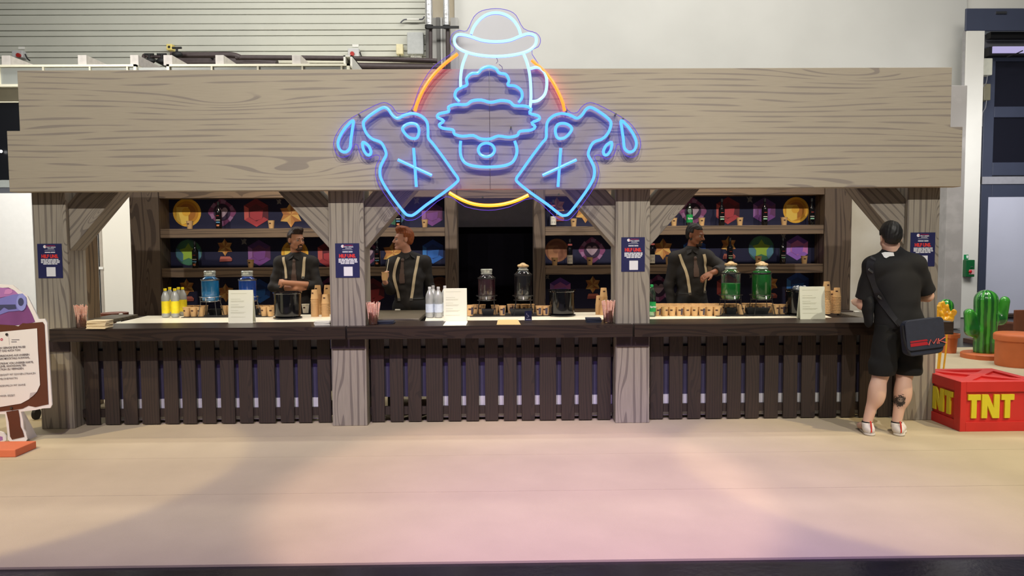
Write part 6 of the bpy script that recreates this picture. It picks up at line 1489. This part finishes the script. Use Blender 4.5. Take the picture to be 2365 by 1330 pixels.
M_PU = mat('print_purple', (176, 120, 190), .5, var=.12, vs=3); M_PD = mat('print_plum', (132, 78, 140), .5, var=.2, vs=4); M_LV = mat('print_lavender', (128, 128, 208), .5, var=.08, vs=5); M_LV2 = mat('print_lavender_light', (150, 156, 230), .5, var=0); M_SL = mat('print_slate', (70, 74, 112), .5, var=0); M_BR = mat('print_brown', (98, 54, 38), .6, var=.08, vs=4)
lay([(-330, 140), (0, 75), (60, 72), (100, 92), (140, 140), (180, 170), (200, 210), (225, 260), (246, 312), (180, 330), (0, 345), (-330, 370)], M_PD, 1, 'printed_purple_shape')
lay([(-330, 90), (0, 72), (60, 78), (105, 95), (130, 120), (70, 130), (0, 142), (-330, 160)], M_PU, 2, 'printed_hand_shape')
lay([(30, 118), (38, 90), (60, 80), (85, 84), (90, 105), (70, 118)], mat('print_pink', (206, 142, 204), .5, var=0), 3, 'printed_finger')
lay([(-330, 175), (0, 148), (90, 122), (160, 114), (185, 140), (190, 180), (180, 215), (150, 232), (60, 240), (0, 262), (-330, 300)], M_LV, 3, 'printed_tube')
lay([(-330, 225), (0, 192), (110, 190), (118, 220), (60, 226), (30, 210), (0, 236), (-330, 262)], M_SL, 4, 'printed_shadow_band')
lay([(152+37*math.cos(a)*.95, 175+60*math.sin(a)) for a in [2*PI*k/24 for k in range(24)]], M_LV2, 4.6, 'printed_tube_end')
lay([(149+20*math.cos(a), 172+28*math.sin(a)) for a in [2*PI*k/20 for k in range(20)]], M_SL, 5.4, 'printed_tube_hole')
lay([(-330, 350), (0, 330), (100, 335), (130, 342), (160, 320), (190, 322), (300, 312), (312, 330), (322, 520), (340, 885), (300, 893), (250, 905), (200, 895), (160, 915), (100, 925), (0, 935), (-330, 965)], M_BR, 3, 'printed_brown_board')
lay([(45, 938), (130, 925), (140, 980), (145, 1040), (160, 1070), (172, 1112), (85, 1132), (72, 1110), (62, 1010)], M_BR, 3, 'printed_stake')
lay([(-330, 395), (0, 382), (262, 356), (268, 500), (283, 750), (262, 796), (205, 850), (150, 880), (0, 905), (-330, 930)], M_STW, 6, 'printed_sheet')
lay([(262, 798), (215, 806), (208, 846), (235, 826)], mat('print_grey_fold', (196, 188, 196), .5, var=0), 7, 'printed_curl')
MB().flat([B(a, b) for a, b in [(0, 1108), (20, 1112), (22, 1135), (0, 1142), (-100, 1142), (-100, 1110)]], YQ-.0045).build('printed_sole', M_PU, t)
for u, v_ in ((53, 398), (84, 911)):
    c = B(u, v_); MB().tube([(c[0], YQ-.014, c[1]), (c[0], YQ-.007, c[1])], .0105, 14).build('pin', mat('pin_grey', (84, 82, 84), .3, metal=.6, var=0), t, smooth=True)
M_TXT = mat('print_charcoal', (104, 98, 110), .6, var=0); M_TXL = mat('print_grey_text', (130, 126, 136), .6, var=0)
Rt = RY(-2.2)
for s_, u, v_, sz, m_, bo in (('..LER MACHEN GERADE EINE PAUSE!', 184, 484, 7.6, M_TXT, .0002), ('DU KANNST DAS AUCH TUN!', 148, 506, 7.6, M_TXT, .0002), ('..GIB EINE ERFRISCHUNG AUS UNSEREN', 210, 538, 7.6, M_TXT, .0002), ('..EN BRAWL STARS MOCKTAILS AUSWAHL.', 214, 558, 7.6, M_TXT, .0002),
                      ('..FRISCHENDES GETRÄNK VON UNSERER KARTE,', 238, 590, 7.6, M_TXT, .0002), ('..N ENERGIE-LEVEL HOCHZUHALTEN', 186, 612, 7.6, M_TXT, .0002), ('..D KEINE ACTION ZU VERPASSEN.', 172, 634, 7.6, M_TXT, .0002),
                      ('..ONANATE: ORANGENSAFT MIT SONNEN-STRAHLEN', 254, 668, 7.4, M_TXL, 0), ('WASSERMELONE/MARTIN', 128, 702, 7.4, M_TXL, 0), ('..E: SCHOKOLADENMILCH MIT SAHNE', 182, 748, 7.4, M_TXL, 0), ('..MIXER: EISZEIT', 110, 822, 7.4, M_TXL, 0)):
    s_ = s_.replace('..', ''); c = B(u, v_); text('print_text', s_, sz/270*.80, (c[0], YQ-.0105, c[1]), m_, t, align='RIGHT', sx=.88, rot=RY(-2.6), bold=bo)
c = B(16, 434); MB().flat(poly(16, .011, 0, c[0], c[1]), YQ-.0085).build('logo_disc', M_PPINK, t); MB().flat([(c[0]-.006, c[1]+.006), (c[0]+.002, c[1]+.002), (c[0]+.008, c[1]-.006), (c[0]-.001, c[1]-.004)], YQ-.0092).build('logo_swirl', M_STW, t)
c = B(68, 445); MB().flat([(c[0]-.0008, c[1]-.03), (c[0]+.0008, c[1]-.03), (c[0]+.0008, c[1]+.03), (c[0]-.0008, c[1]+.03)], YQ-.0085).build('divider_line', M_TXL, t)
for u, v_, w_ in ((112, 436, 54), (102, 451, 38)):
    c0 = B(u-w_/2, v_); c1 = B(u+w_/2, v_-3); MB().flat([(c0[0], c0[1]-.002), (c1[0], c0[1]-.002), (c1[0], c0[1]+.003), (c0[0], c0[1]+.003)], YQ-.0085).build('print_bar', M_TXT, t)
MB().add([(P(40, 900, YQ).x-.02, YQ+.012, .0), (P(40, 900, YQ).x+.02, YQ+.012, 0), (P(40, 900, YQ).x+.02, YQ+.2, 0), (P(40, 900, YQ).x-.02, YQ+.2, 0), (P(40, 900, YQ).x-.02, YQ+.012, .3), (P(40, 900, YQ).x+.02, YQ+.012, .3)], [(0, 3, 2, 1), (0, 1, 5, 4), (3, 4, 5, 2), (0, 4, 3), (1, 2, 5)]).build('rear_strut', M_STW, t)
g1, g2 = G(36, 1056), G(30, 1022)
solid('base_block', MB().box(g1.x-1.2, g1.x, g1.y, g1.y+.26, 0, .06), mat('orange_foam', (226, 122, 82), .6, var=.04), 'low orange slab on the carpet in front of the cut-out board', 'slab', bevel=.006)
# castor wheel behind the left post
q = G(88, 968); t = T('castor_wheel', 'black rubber castor wheel peeking out behind the leftmost post', 'wheel', tuple(q)); r = .052
MB().tube([(q.x-.03, q.y, r), (q.x+.0, q.y, r)], r, 20).build('tyre', M_BLACK, t, smooth=True); MB().ell((q.x-.032, q.y, r), (.012, .03, .03), 8).build('hub', M_STEEL, t, smooth=True); MB().box(q.x-.04, q.x+.01, q.y-.02, q.y+.03, r*1.9, r*1.9+.02).build('fork', M_STEEL, t)
